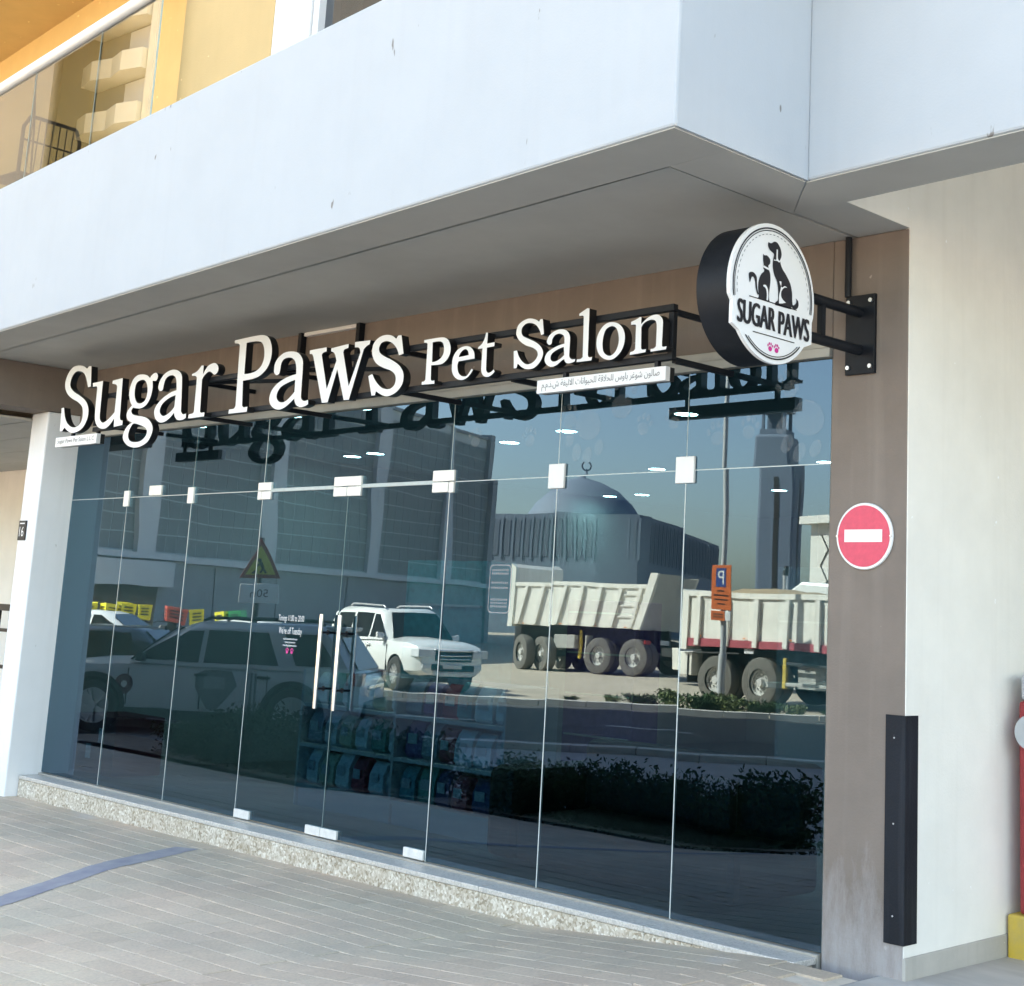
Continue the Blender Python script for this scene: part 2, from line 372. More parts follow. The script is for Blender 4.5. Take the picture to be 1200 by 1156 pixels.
M['patch'] = mat('satin_patch_steel', (.80, .79, .76), .45, .1, 20, .1, 90, metal=.25)
M['alu'] = mat('anodised_frame', (.40, .38, .34), .5, .08, 6, metal=.3)
M['seal'] = mat('silicone_seal', (.48, .55, .55), .4, .06, 30)
M['glass'] = glass_mat('shopfront_glass', (.10, .25, .33), (.53, .755, 1.0), .060, 1.18, .0010, 1.3)
M['glass_back'] = clear_mat('glass_body', (.9, .97, .96))
M['edge'] = mat('glass_edge', (.42, .56, .56), .2, .1, 20)
M['bronze'] = glass_mat('bronze_balcony_glass', (.33, .32, .275), (1, .98, .95), .11, 1.3)
M['win'] = glass_mat('window_glass', (.06, .07, .08), (.9, .95, 1), .10, 1.2)
M['white_metal'] = mat('white_powder_coat', (.78, .78, .77), .4, .03, 6)
M['red_sign'] = mat('faded_red_sheeting', (.72, .075, .13), .5, .08, 30)
M['white_sign'] = mat('white_sheeting', (.82, .82, .82), .5, .03, 10)
M['red_paint'] = mat('red_enamel', (.30, .03, .035), .4, .15, 8)
M['yellow_block'] = mat('yellow_road_paint', (.66, .44, .05), .75, .2, 9, .2, 40, col2=(.52, .38, .12))
M['grey_plastic'] = mat('grey_plastic', (.45, .46, .47), .5, .06, 8)
M['black'] = mat('matt_black', (.012, .012, .013), .6, .2, 10)
M['pink'] = mat('magenta_print', (.62, .03, .25), .5, .05, 10)
M['ink'] = mat('dark_ink', (.012, .012, .018), .5, .1, 10)
M['ink_grey'] = mat('grey_ink', (.13, .14, .16), .5, .1, 10)
M['film'] = film_mat('frosted_film', (.75, .83, .88), .065)
M['film_white'] = film_mat('white_vinyl', (.85, .87, .88), .92)
M['film_half'] = film_mat('printed_vinyl', (.80, .84, .88), .28)

# ------------------------------------------------------------------ lie of the land
def zr(x):
    if x > -.9: return -.004
    if x > -2.5: return -.004 + .082 * (x + .9)
    if x > -9: return -.135 + .006 * (x + 2.5)
    if x > -16: return -.174 + .0456 * (x + 9)
    return -.4935
def gz(x, y):
    s = -.6 * x - .8 * y
    lot = -.35 + .008 * (min(max(s, 24.8), 80) - 24.8)
    a = min(max((s - 15) / 9.8, 0), 1)
    w = min(max((-2 - x) / 3.5, 0), 1); w = w * w * (3 - 2 * w)
    zn = max(-.5, zr(x) - .09 * max(0, -y - 1.2) * w)
    return zn * (1 - a) + lot * a
def ts(t, s): return (.8 * t - .6 * s, -.6 * t - .8 * s)      # along / across the street

def sheet(name, pts_x, pts_y, fn, material, kind='structure'):
    mb = MB(); nx, ny = len(pts_x), len(pts_y)
    vs = [fn(a, b) for b in pts_y for a in pts_x]
    fs = [(j * nx + i, j * nx + i + 1, (j + 1) * nx + i + 1, (j + 1) * nx + i) for j in range(ny - 1) for i in range(nx - 1)]
    mb.add(vs, fs); return mb.build(name, material, kind=kind, smooth=60)
def lin(a, b, n): return [a + (b - a) * i / (n - 1) for i in range(n)]
def drape(dz):
    def f(t, s):
        x, y = ts(t, s); return (x, y, gz(x, y) + dz)
    return f
far = [-1500, -700, -350, -200, -140]; fr2 = [140, 200, 350, 700, 1500]
# sandy lot beyond the road
def lotf(t, s):
    x, y = ts(t, s); z = gz(x, y)
    if 27 < s < 90 and abs(t) < 70: z += .025 * math.sin(t * 1.7 + s) * math.sin(s * 1.3) - .012
    return (x, y, z)
sheet('ground', far + lin(-110, 110, 90) + fr2, lin(25.0, 90, 60) + [120, 200, 400, 800, 1600], lotf, M['sand'])
sheet('road', far + lin(-110, 110, 60) + fr2, lin(15.8, 24.7, 14), drape(0), M['asphalt'])
# forecourt between the shops and the road (pavers lie over its near part)
def apron(t, s):
    x, y = ts(t, s); near = y > -5.3
    return (x, y, gz(x, y) - (.075 if near and -26 < x < 9 else .0))
sheet('forecourt', far + lin(-110, 110, 180) + fr2, [-900, -400, -200, -100, -60] + lin(-40, 15.5, 76), apron, M['apron'])
kb = MB()
for t in range(-60, 60):
    for s0, s1, h in ((15.5, 15.8, .10), (24.7, 25.0, .12)):
        p = []
        for dz in (-.1, h):
            for a, b in ((t + .01, s0), (t + .99, s0), (t + .99, s1), (t + .01, s1)):
                x, y = ts(a, b); p.append((x, y, gz(x, y) + dz))
        kb.hexa(p)
kb.build('kerb', M['kerb'], kind='structure')
ln = MB()
for t in range(-60, 60, 4):
    p = [ts(t, 20.1), ts(t + 1.6, 20.1), ts(t + 1.6, 20.25), ts(t, 20.25)]
    ln.add([(x, y, gz(x, y) + .006) for x, y in p], [(0, 1, 2, 3)])
for t in range(-60, 60, 2):
    p = [ts(t, 16.3), ts(t + 2, 16.3), ts(t + 2, 16.42), ts(t, 16.42)]
    ln.add([(x, y, gz(x, y) + .006) for x, y in p], [(0, 1, 2, 3)])
ln.build('road_marking', M['paintline'], kind='structure')

# ------------------------------------------------------------------ pavement of concrete pavers
PL, PW, G_ = .30, .15, .005
pave = sheet('pavement', lin(-26, -.42, 70), lin(-4.0, -.19, 14), lambda x, y: (x, y, gz(x, y) - .010), M['joint'])
def paver_unit(l, w, mb=None, at=(0, 0, 0), tilt=(0, 0, 0)):
    mb = mb or MB(); h = .04; c = .003
    ax, ay, az = at; tx, ty, dz = tilt
    def T(x, y, z): return (ax + x, ay + y, az + z + dz + tx * x + ty * y)
    a, b = l / 2, w / 2
    lo = [T(-a, -b, -h), T(a, -b, -h), T(a, b, -h), T(-a, b, -h)]
    md = [T(-a, -b, -c), T(a, -b, -c), T(a, b, -c), T(-a, b, -c)]
    tp = [T(-a + c, -b + c, 0), T(a - c, -b + c, 0), T(a - c, b - c, 0), T(-a + c, b - c, 0)]
    fs = [(8, 9, 10, 11)]
    for i in range(4):
        j = (i + 1) % 4; fs += [(i, j, 4 + j, 4 + i), (4 + i, 4 + j, 8 + j, 8 + i)]
    mb.add(lo + md + tp, fs); return mb
BL = [(-4.93, -2.03), (-5.70, -.40)]                # blue bay line
def near_blue(x, y):
    ax, ay = BL[0]; bx, by = BL[1]; L2 = (bx - ax) ** 2 + (by - ay) ** 2
    t = ((x - ax) * (bx - ax) + (y - ay) * (by - ay)) / L2
    return -1.2 < t < 1.0 and abs((x - ax) * (by - ay) - (y - ay) * (bx - ax)) / math.sqrt(L2) < .085
camv = Vector((3.4121, -5.9085, 1.5))
def pix(x, y, z):
    d = Vector((x, y, z)) - camv; w = d.dot(F)
    return (715.8 + 1693.5 * d.dot(Rv) / w, 413 - 1693.5 * d.dot(Uv) / w, w)
cells = []
row = 0; y = -.19 - PW / 2
while y > -4.0:
    x = -26 + (row % 2) * PL / 2 + PL / 2
    while x < -.45 - PL / 2:
        u, v, w = pix(x, y, gz(x, y))
        vis = -10 < u < 1210 and v < 1170
        cells.append((0 if vis else 1, w, x, y)); x += PL
    row += 1; y -= PW
cells.sort()
pm_ = paver_unit(PL - G_, PW - G_).mesh('paver', M['paver'])
rest = MB()
for i, (nv, w, x, y) in enumerate(cells):
    gx = (gz(x + .1, y) - gz(x - .1, y)) / .2; gy = (gz(x, y + .05) - gz(x, y - .05)) / .1
    dz = random.uniform(-.0007, .0007)
    if i < 300:
        o = bpy.data.objects.new('paver', pm_); COL.objects.link(o); o.parent = pave
        o.location = (x, y, gz(x, y) + dz)
        o.rotation_euler = (math.atan(gy) + random.uniform(-.0035, .0035), -math.atan(gx) + random.uniform(-.003, .003), random.uniform(-.003, .003))
    else:
        paver_unit(PL - G_, PW - G_, rest, (x, y, gz(x, y)), (gx + random.uniform(-.003, .003), gy + random.uniform(-.005, .005), dz))
rest.build('pavers_beyond', M['paver'], pave, kind='stuff', fix=False)
# blue bay line, worn, lying a few millimetres over the pavers
bl = MB(); n = 40; ax, ay = BL[0]; bx, by = BL[1]; dx, dy = bx - ax, by - ay; L_ = math.hypot(dx, dy); nx_, ny_ = -dy / L_, dx / L_
for i in range(n):
    t0, t1 = -1.15 + 2.15 * i / n, -1.15 + 2.15 * (i + 1) / n
    e = [random.uniform(-.006, .006) for _ in range(2)]
    q = [(ax + dx * t + nx_ * w_, ay + dy * t + ny_ * w_) for t, w_ in ((t0, -.095 + e[0]), (t1, -.095 + e[0]), (t1, .095 + e[1]), (t0, .095 + e[1]))]
    bl.add([(x, y, gz(x, y) + .0022) for x, y in q], [(0, 1, 2, 3)])
bl.build('bay_line', M['bluepaint'], kind='structure')
# driveway slab at the garage entrance
sheet('driveway', lin(-.42, 9, 20), lin(-5.2, 13, 30), lambda x, y: (x, y, gz(x, y) - .012 + (0.0 if y < 0 else -.012 * min(1, y))), M['drive'])

# ------------------------------------------------------------------ the building
XC, ZS, ZP = -.307, 3.449, 4.647
K = -.062
def fy(x, d): return d + K * x                      # balcony front is turned a little from the shop front
JX = [-8.786, -7.796, -6.781, -5.787, -4.740, -3.667, -2.692, -1.697, -.753]
ZT, ZG = 2.315, 2.848
bld = empty('apartment_building', (-9, 6, 0), 0, 'white and yellow apartment building with brown plaster shop bay below', 'building')
def slab(name, x0, x1, d0, d1, z0, z1, m, bevel=.006, parent=bld, x0b=None):
    mb = MB(); pts = []
    for z in (z0, z1):
        pts += [(x0, fy(x0, d0), z), (x1, fy(x1, d0), z), (x1, fy(x1, d1), z), (x0, fy(x0, d1), z)]
    mb.hexa(pts); return mb.build(name, m, parent, bevel=bevel)
X1, D1, D2, DG, DI, XG = -.255, -1.832, -.943, -1.482, -.592, -.62
# fascia of the long balcony with its downstand beam, and the set-back fascia over the drive
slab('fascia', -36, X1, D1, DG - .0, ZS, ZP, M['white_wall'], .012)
mb = MB(); a = X1
p = []
for z in (ZS + .001, ZP + .001): p += [(XG + .01, fy(XG, D1 + .014), z), (a + .002, fy(a, D1 + .014), z), (a + .002, fy(a, D2 + .35), z), (XG + .01, fy(XG, D2 + .35), z)]
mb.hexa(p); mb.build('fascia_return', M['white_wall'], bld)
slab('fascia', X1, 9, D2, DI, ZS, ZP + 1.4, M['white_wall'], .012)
# soffit panels behind the shadow gap
sf = MB()
def soff(x0, x1, da, yb, z=ZS + .002):
    sf.hexa([(x0, fy(x0, da), z), (x1, fy(x1, da), z), (x1, yb, z), (x0, yb, z), (x0, fy(x0, da), z + .05), (x1, fy(x1, da), z + .05), (x1, yb, z + .05), (x0, yb, z + .05)])
soff(-36, XG - .014, DG + .026, .3)
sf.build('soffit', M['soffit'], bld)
s2 = MB(); z = ZS
s2.hexa([(XG + .010, fy(XG, DG) + .3, z + .003), (XC - .001, fy(XC, DI) - .0, z + .003), (XC - .001, .3, z + .003), (XG + .010, .3, z + .003)] + [(XG + .010, fy(XG, DG) + .3, z + .25), (XC - .201, fy(XC, DI), z + .25), (XC - .201, .3, z + .25), (XG + .010, .3, z + .25)])
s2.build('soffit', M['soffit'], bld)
# beam undersides get the soffit paint: thin boards just under the downstands
u1 = MB()
u1.hexa([(-36, fy(-36, D1 + .012), ZS - .006), (X1 - .012, fy(X1, D1 + .012), ZS - .006), (X1 - .012, fy(X1, DG), ZS - .006), (-36, fy(-36, DG), ZS - .006)] + [(-36, fy(-36, D1 + .012), ZS - .001), (X1 - .012, fy(X1, D1 + .012), ZS - .001), (X1 - .012, fy(X1, DG), ZS - .001), (-36, fy(-36, DG), ZS - .001)])
u1.build('beam_underside', M['soffit'], bld)
u2 = MB()
u2.hexa([(XG + .012, fy(XG, DG) + .001, ZS - .006), (X1 - .012, fy(X1, DG) + .001, ZS - .006), (X1 - .012, fy(X1, D2), ZS - .006), (XG + .012, fy(XG, DI), ZS - .006)] + [(XG + .012, fy(XG, DG) + .001, ZS - .001), (X1 - .012, fy(X1, DG) + .001, ZS - .001), (X1 - .012, fy(X1, D2), ZS - .001), (XG + .012, fy(XG, DI), ZS - .001)])
u2.hexa([(X1 - .011, fy(X1, D2 + .012), ZS - .006), (9, fy(9, D2 + .012), ZS - .006), (9, fy(9, DI), ZS - .006), (XG + .0125, fy(XG, DI) + .001, ZS - .006)] + [(X1 - .011, fy(X1, D2 + .012), ZS - .001), (9, fy(9, D2 + .012), ZS - .001), (9, fy(9, DI), ZS - .001), (XG + .0125, fy(XG, DI) + .001, ZS - .001)])
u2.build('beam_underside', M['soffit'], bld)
# brown lintel, pilaster, side wall of the drive
YB = -.012
MB().box(JX[0], JX[8] + .003, YB, .28, ZG + .10, ZS + .002).build('lintel', M['brown'], bld, bevel=.004)
MB().box(JX[8] + .004, XC, YB, .30, -.25, ZS + .002).build('pilaster', M['brown'], bld, bevel=.008)
q0 = fy(XC, DI) + .002
MB().prism([(YB + .004, -.25), (13, -.25), (13, 6.0), (q0, 6.0), (q0, ZS + .0045), (YB + .004, ZS + .0045)], XC - .02, XC + .003, 'x').build('side_wall', M['beige'], bld)
MB().box(XC - .02, XC + .012, YB + .002, 13, -.25, .078).build('skirting', M['skirting'], bld, bevel=.004)
MB().box(XC + .01, 9, 12.5, 12.8, -.3, 6).box(8.8, 9.1, 5.0, 12.499, -.3, 6).build('garage_wall', M['beige'], bld)
MB().box(XC - .02, 9, fy(0, DI) + .05, 12.6, 5.2, 5.4).build('garage_ceiling', M['soffit'], bld)
# left pier, beam over it, recess beyond
MB().box(-9.10, JX[0] - .003, -.30, .25, -.6, 3.06).build('pier', M['pier_white'], bld, bevel=.012)
MB().box(-9.12, JX[0] + .015, fy(-9, DG) + .02, .25, 3.062, ZS + .001).build('cross_beam', M['brown'], bld, bevel=.005)
MB().box(-24, -9.13, fy(-9, DG) + .02, fy(-9, DG) + .30, 2.90, ZS + .001).build('edge_beam', M['brown'], bld, bevel=.005)
MB().box(-36, -9.101, 2.0, 2.2, -.8, 3.0).build('recess_wall', M['beige'], bld)
for i in range(11):
    MB().box(-20, -9.14, fy(-9, DG) + .05 + i * .3, fy(-9, DG) + .34 + i * .3, 3.0 + (i % 2) * .002, 3.02).build('ceiling_board', M['soffit'], bld)
# first floor: loggia with yellow walls to the left, flush wall and window to the right
XL = -5.24
slab('floor_slab', -36, XL + .2, DG + .02, .2, ZP - .45, ZP - .25, M['white_wall'], 0)
slab('loggia_back_wall', -36, XL + .1, .05, .25, ZP - .25, 8.2, M['yellow'], 0)
slab('loggia_side_wall', XL + .02, XL + .15, D1 + .43, .05, ZP - .25, 8.2, M['soffit'], .004)
slab('front_wall', XL + .0, -3.99, D1 + .20, D1 + .42, ZP + .002, 8.2, M['yellow_dimmed'], .004)
slab('loggia_ceiling', -36, XL + .15, D1 + .1, .25, 7.9, 8.1, M['yellow'], 0)
w_ = slab('window', -3.98, .2, D1 + .26, D1 + .31, ZP + .002, 8.2, M['win'], 0)
slab('frame', -3.985, -3.55, D1 + .20, D1 + .36, ZP + .001, 8.2, M['white_metal'], .004, w_)
slab('frame', -3.53, -3.47, D1 + .21, D1 + .35, ZP + .001, 8.2, M['white_metal'], .004, w_)
# upper storeys (out of the picture; they cast the shade the street lies in)
MB().box(-36, 9, .5, 18, 8.2, 24.5).build('upper_storeys', M['yellow'], bld)
for k in range(6):
    z = 8.2 + k * 3.0
    slab('balcony_band', -36, X1, D1, -.1, z, z + 1.1, M['white_wall'], 0)
MB().box(-36, -9.1, 2.3, 18, -.8, 8.1).build('rear_storeys', M['beige'], bld)
MB().box(-9.1, XC - .3, 10.2, 18, -.8, 8.1).build('rear_storeys', M['beige'], bld)
MB().box(-9.1, XC - .3, 1.3, 10.2, 3.6, 8.1).build('upper_core', M['beige'], bld)

# ------------------------------------------------------------------ balustrade, chair and rope on the balcony
bal = empty('balcony_balustrade', (-9, fy(-9, -1.8), ZP), 0, 'bronze glass balcony balustrade with white tube handrail on the white fascia', 'balustrade')
rl = MB(); rl.cyl((-16, fy(-16, -1.80), 5.58), (XL + .05, fy(XL, -1.80), 5.58), .045, 16); rl.build('handrail', M['white_metal'], bal, smooth=40)
xs = [-16 + i * 1.22 for i in range(9)]
xs = [x for x in xs if x < XL - .4] + [XL - .03]
for a, b in zip(xs[:-1], xs[1:]):
    q = [(a + .004, fy(a, -1.795), ZP - .02), (b - .004, fy(b, -1.795), ZP - .02), (b - .004, fy(b, -1.783), ZP - .02), (a + .004, fy(a, -1.783), ZP - .02)]
    q += [(x, y, 5.55) for x, y, z in q]
    mb = MB(); mb.add(q, [(0, 1, 5, 4)], 0); mb.add(q, [(2, 3, 7, 6)], 1); mb.add(q, [(0, 3, 2, 1), (4, 5, 6, 7), (1, 2, 6, 5), (3, 0, 4, 7)], 2)
    mb.build('glass_panel', [M['bronze'], M['glass_back'], M['edge']], bal, fix=False)
zf = ZP - .25
ch = empty('balcony_chair', (-7.87, -.98, zf), R_(95), 'dark metal wire chair behind the balcony glass', 'chair')
def ctube(name, pts, r=.013): MB().tube(pts, r, 8).build(name, M['black_metal'], ch, smooth=50, world=False)
ctube('back_frame', [(-.24, .0, .42), (-.25, -.02, .80), (-.20, -.03, .90), (.20, -.03, .90), (.25, -.02, .80), (.24, 0, .42)], .016)
for i in range(-3, 4): ctube('back_wire', [(i * .06, -.005, .44), (i * .06, -.028, .89)], .005)
ctube('back_wire', [(-.24, -.02, .70), (.24, -.02, .70)], .008)
MB().box(-.24, .24, 0, .46, .42, .44).build('seat', M['black_metal'], ch, world=False, bevel=.006)
for sx in (-1, 1):
    for yy in (.02, .44): ctube('leg', [(sx * .23, yy, .42), (sx * .25, yy, 0)], .013)
rp = MB(); rp.tube([(-7.62, fy(-7.62, -1.74), 5.55), (-7.52, fy(-7.52, -1.74), 5.1), (-7.46, fy(-7.46, -1.73), zf)], .008, 6)
rp.build('hanging_rope', M['bark'], label='thin dark rope hanging from the white handrail in front of the chair', cat='rope')

# ------------------------------------------------------------------ entrance step
step = empty('entrance_step', (-4.8, -.18, 0), 0, 'speckled granite step under the glass shop front tapering away to the right', 'step')
sx = [-8.775, -7.3, -5.85, -4.4, -2.95, -1.7, -.76]
for a, b in zip(sx[:-1], sx[1:]):
    MB().box(a + .0015, b - .0015, -.200, -.03, -.030, .0).build('tread_slab', M['sill'], step, bevel=.005)
    MB().box(a + .001, b - .001, -.192, -.06, -.36, -.0325).build('riser_slab', M['granite'], step, bevel=.003)
MB().box(-8.775, -.757, -.029, .05, -.06, .012).build('threshold', M['alu'], step, bevel=.002)

# ------------------------------------------------------------------ glazed shop front
front = empty('glazed_shopfront', (-4.77, 0, 0), 0, 'frameless tinted glass shop front with double doors reflecting the street', 'shopfront')
MB().box(JX[0], JX[8] + .004, -.035, .05, ZG + .002, ZG + .05).build('head_frame', M['alu'], front, bevel=.003)
MB().box(JX[0], JX[8] + .004, -.022, .05, ZG + .052, ZG + .0995).build('head_frame', M['alu'], front, bevel=.003)
def pane(name, x0, x1, z0, z1, rz=0.0, rx=0.0, parent=front):
    cx, cz = (x0 + x1) / 2, (z0 + z1) / 2; a, c = (x1 - x0) / 2 - .003, (z1 - z0) / 2 - .003
    mb = MB()
    vs = [(-a, 0, -c), (a, 0, -c), (a, .012, -c), (-a, .012, -c), (-a, 0, c), (a, 0, c), (a, .012, c), (-a, .012, c)]
    mb.add(vs, [(0, 1, 5, 4)], 0); mb.add(vs, [(2, 3, 7, 6)], 1)
    mb.add(vs, [(0, 3, 2, 1), (4, 5, 6, 7), (1, 2, 6, 5), (3, 0, 4, 7)], 2)
    me = mb.mesh('glass_pane', [M['glass'], M['glass_back'], M['edge']])
    o = bpy.data.objects.new(name, me); COL.objects.link(o); o.parent = parent
    o.matrix_parent_inverse = winv(parent)
    o.location = (cx, 0, cz); o.rotation_euler = (rx, 0, rz)
    return o
PANES = {0: (.0004, .0005), 1: (.0012, .0008), 2: (-.0012, -.0006), 5: (.0, .0), 6: (-.0008, .0008), 7: (.0008, -.0006)}
for i, (rz, rx) in PANES.items(): pane('glass_pane', JX[i], JX[i + 1], .014, ZT, rz, rx)
for a, b, rz in ((0, 1, -.0012), (1, 2, .0014), (2, 3, .002), (3, 5, -.0016), (5, 6, .0016), (6, 7, -.001), (7, 8, .0022)): pane('glass_pane', JX[a], JX[b], ZT, ZG, rz, .0006)
# silicone joints
for i in (1, 2, 3, 5, 6, 7): MB().box(JX[i] - .0028, JX[i] + .0028, .0012, .011, ZT + .003, ZG).build('seal', M['seal'], front)
for i in (1, 2, 3, 5, 6, 7): MB().box(JX[i] - .0035, JX[i] + .0035, -.001, .011, .013, ZT - .003).build('seal', M['seal'], front)
MB().box(JX[0], JX[3], .0012, .011, ZT - .0028, ZT + .0028).build('seal', M['seal'], front)
MB().box(JX[5], JX[8], .0012, .011, ZT - .0028, ZT + .0028).build('seal', M['seal'], front)
MB().box(JX[3] + .06, JX[4] - .09, -.006, .03, ZT - .012, ZT + .014).box(JX[4] + .09, JX[5] - .07, -.006, .03, ZT - .012, ZT + .014).build('door_header', M['seal'], front, bevel=.004)
def patch(x0, x1, z0, z1, par=front, m='patch'): return MB().box(x0, x1, -.016, .03, z0, z1).build('patch_fitting', M[m], par, bevel=.004)
patch(JX[1] - .045, JX[1] + .04, ZT - .075, ZT + .055); patch(JX[2] - .045, JX[2] + .04, ZT - .07, ZT + .055)
patch(-7.43, -7.24, ZT + .005, ZT + .085)
patch(JX[3] - .05, JX[3] + .12, ZT - .0, ZT + .06); patch(JX[3] + .005, JX[3] + .12, ZT - .065, ZT - .004); patch(JX[3] - .05, JX[3] + .0, ZT - .065, ZT - .004)
patch(JX[4] - .155, JX[4] + .155, ZT + .004, ZT + .07)
patch(JX[5] - .16, JX[5] + .05, ZT + .004, ZT + .075); patch(JX[5] + .004, JX[5] + .05, ZT - .07, ZT + .0)
for i in (6, 7): patch(JX[i] - .065, JX[i] + .065, ZT - .07, ZT + .075, m='white_metal')
DOOR_RZ = [.0008, -.0006]
for k, (a, b) in enumerate(((3, 4), (4, 5))):
    d = empty('door', (JX[a], 0, 0)); d.parent = front; d.matrix_parent_inverse = front.matrix_basis.inverted()
    pane('glass_pane', JX[a], JX[b], .018, ZT - .004, DOOR_RZ[k], 0, d)
    if k == 0:
        patch(JX[4] - .155, JX[4] - .003, ZT - .065, ZT + .0, d); patch(JX[4] - .17, JX[4] - .003, .018, .075, d); patch(JX[3] + .01, JX[3] + .20, .018, .075, d)
        hx = -4.845
    else:
        patch(JX[4] + .003, JX[4] + .155, ZT - .065, ZT + .0, d); patch(JX[4] + .003, JX[4] + .18, .018, .075, d); patch(JX[5] - .20, JX[5] - .01, .018, .075, d)
        patch(JX[5] - .16, JX[5] - .004, ZT - .066, ZT + .0, d)
        hx = -4.635
    h = MB().cyl((hx, -.062, .83), (hx, -.062, 1.45), .0145, 16).build('handle', M['chrome'], d, smooth=40)
    MB().cyl((hx, .078, .83), (hx, .078, 1.45), .017, 16).build('inner_handle', M['steel'], d, smooth=40)
    for z in (.96, 1.33): MB().cyl((hx, -.062, z), (hx, .078, z), .008, 10).cyl((hx, -.004, z), (hx, -.0005, z), .017, 14).build('handle_stud', M['black_metal'], d, smooth=40)
# vinyl on the glass
def onglass(name, me, x, z, y=-.0025):
    o = put(name, me, front, world=True); o.matrix_basis = Matrix.Translation((x, y, z)) @ Matrix.Rotation(R_(90), 4, 'X'); return o
onglass('door_lettering', text_mesh('door_lettering', 'Timings 11:00 to 20:00', M['film_white'], width=.31, height=.055), -5.283, 1.405, -.006)
onglass('door_lettering', text_mesh('door_lettering', "We're off Tuesday", M['film_white'], width=.28, height=.062), -5.283, 1.318, -.006)
def paw(name, x, z, r, m, rot=0, y=-.004, par=front, plane='y', holes=False):
    mb = MB(); c_, s_ = math.cos(rot), math.sin(rot)
    def blob(cx, cz, a, b, n=14):
        vs = []
        for i in range(n):
            t = 2 * math.pi * i / n; px, pz = cx + a * math.cos(t), cz + b * math.sin(t)
            X, Z = px * c_ - pz * s_, px * s_ + pz * c_
            vs.append((x + X * r, y, z + Z * r) if plane == 'y' else (y, x + X * r, z + Z * r))
        mb.add(vs, [tuple(range(n))])
    blob(0, -.25, .52, .45); blob(-.62, .30, .17, .24); blob(-.23, .62, .18, .26); blob(.23, .62, .18, .26); blob(.62, .30, .17, .24)
    return mb.build(name, m, par, fix=False)
for dx in (-.028, .028): paw('paw_sticker', -5.273 + dx, 1.186, .026, M['pink'], y=-.006)
for k in range(3): MB().box(-5.36 + .02 * (k % 2), -5.19 - .02 * (k == 1), -.0062, -.0058, 1.262 - k * .022, 1.272 - k * .022).build('small_print_line', M['film_half'], front)
for x, z, r, a in ((-.92, 2.51, .20, 2.6), (-1.49, 2.50, .085, .2), (-1.27, 2.52, .08, -.2), (-1.80, 2.60, .075, .3), (-2.02, 2.58, .08, -.3), (-2.47, 2.56, .20, 2.9), (-2.62, 2.66, .10, .4), (-2.95, 2.56, .08, .2), (-2.2, 2.74, .16, .1), (-3.45, 2.58, .08, .1), (-1.02, 2.73, .1, .6)):
    paw('paw_sticker', x, z, r, M['film'], a, y=-.0035)
# opening-hours sticker: rounded outline and rows of small print
hs = MB(); cx, cz = -3.139, 1.655; w, h = .098, .145
ring = [(cx + sx * (w - .03) + .03 * math.cos(t), cz + sz * (h - .03) + .03 * math.sin(t)) for sx, sz, t0 in ((1, 1, 0), (-1, 1, 90), (-1, -1, 180), (1, -1, 270)) for t in [R_(t0 + q) for q in (0, 30, 60, 90)]]
n = len(ring)
vs = [(a, -.0035, b) for a, b in ring] + [(cx + (a - cx) * .92, -.0035, cz + (b - cz) * .95) for a, b in ring]
hs.add(vs, [(i, (i + 1) % n, n + (i + 1) % n, n + i) for i in range(n)])
for zz in (.105, .085, .03, -.0, -.07, -.09, -.11):
    for i in range(9):
        a = cx - .075 + i * .0168; hs.add([(a, -.0035, cz + zz), (a + .011, -.0035, cz + zz), (a + .011, -.0035, cz + zz + .012), (a, -.0035, cz + zz + .012)], [(0, 1, 2, 3)])
hs.build('hours_sticker', M['film_half'], front, fix=False)

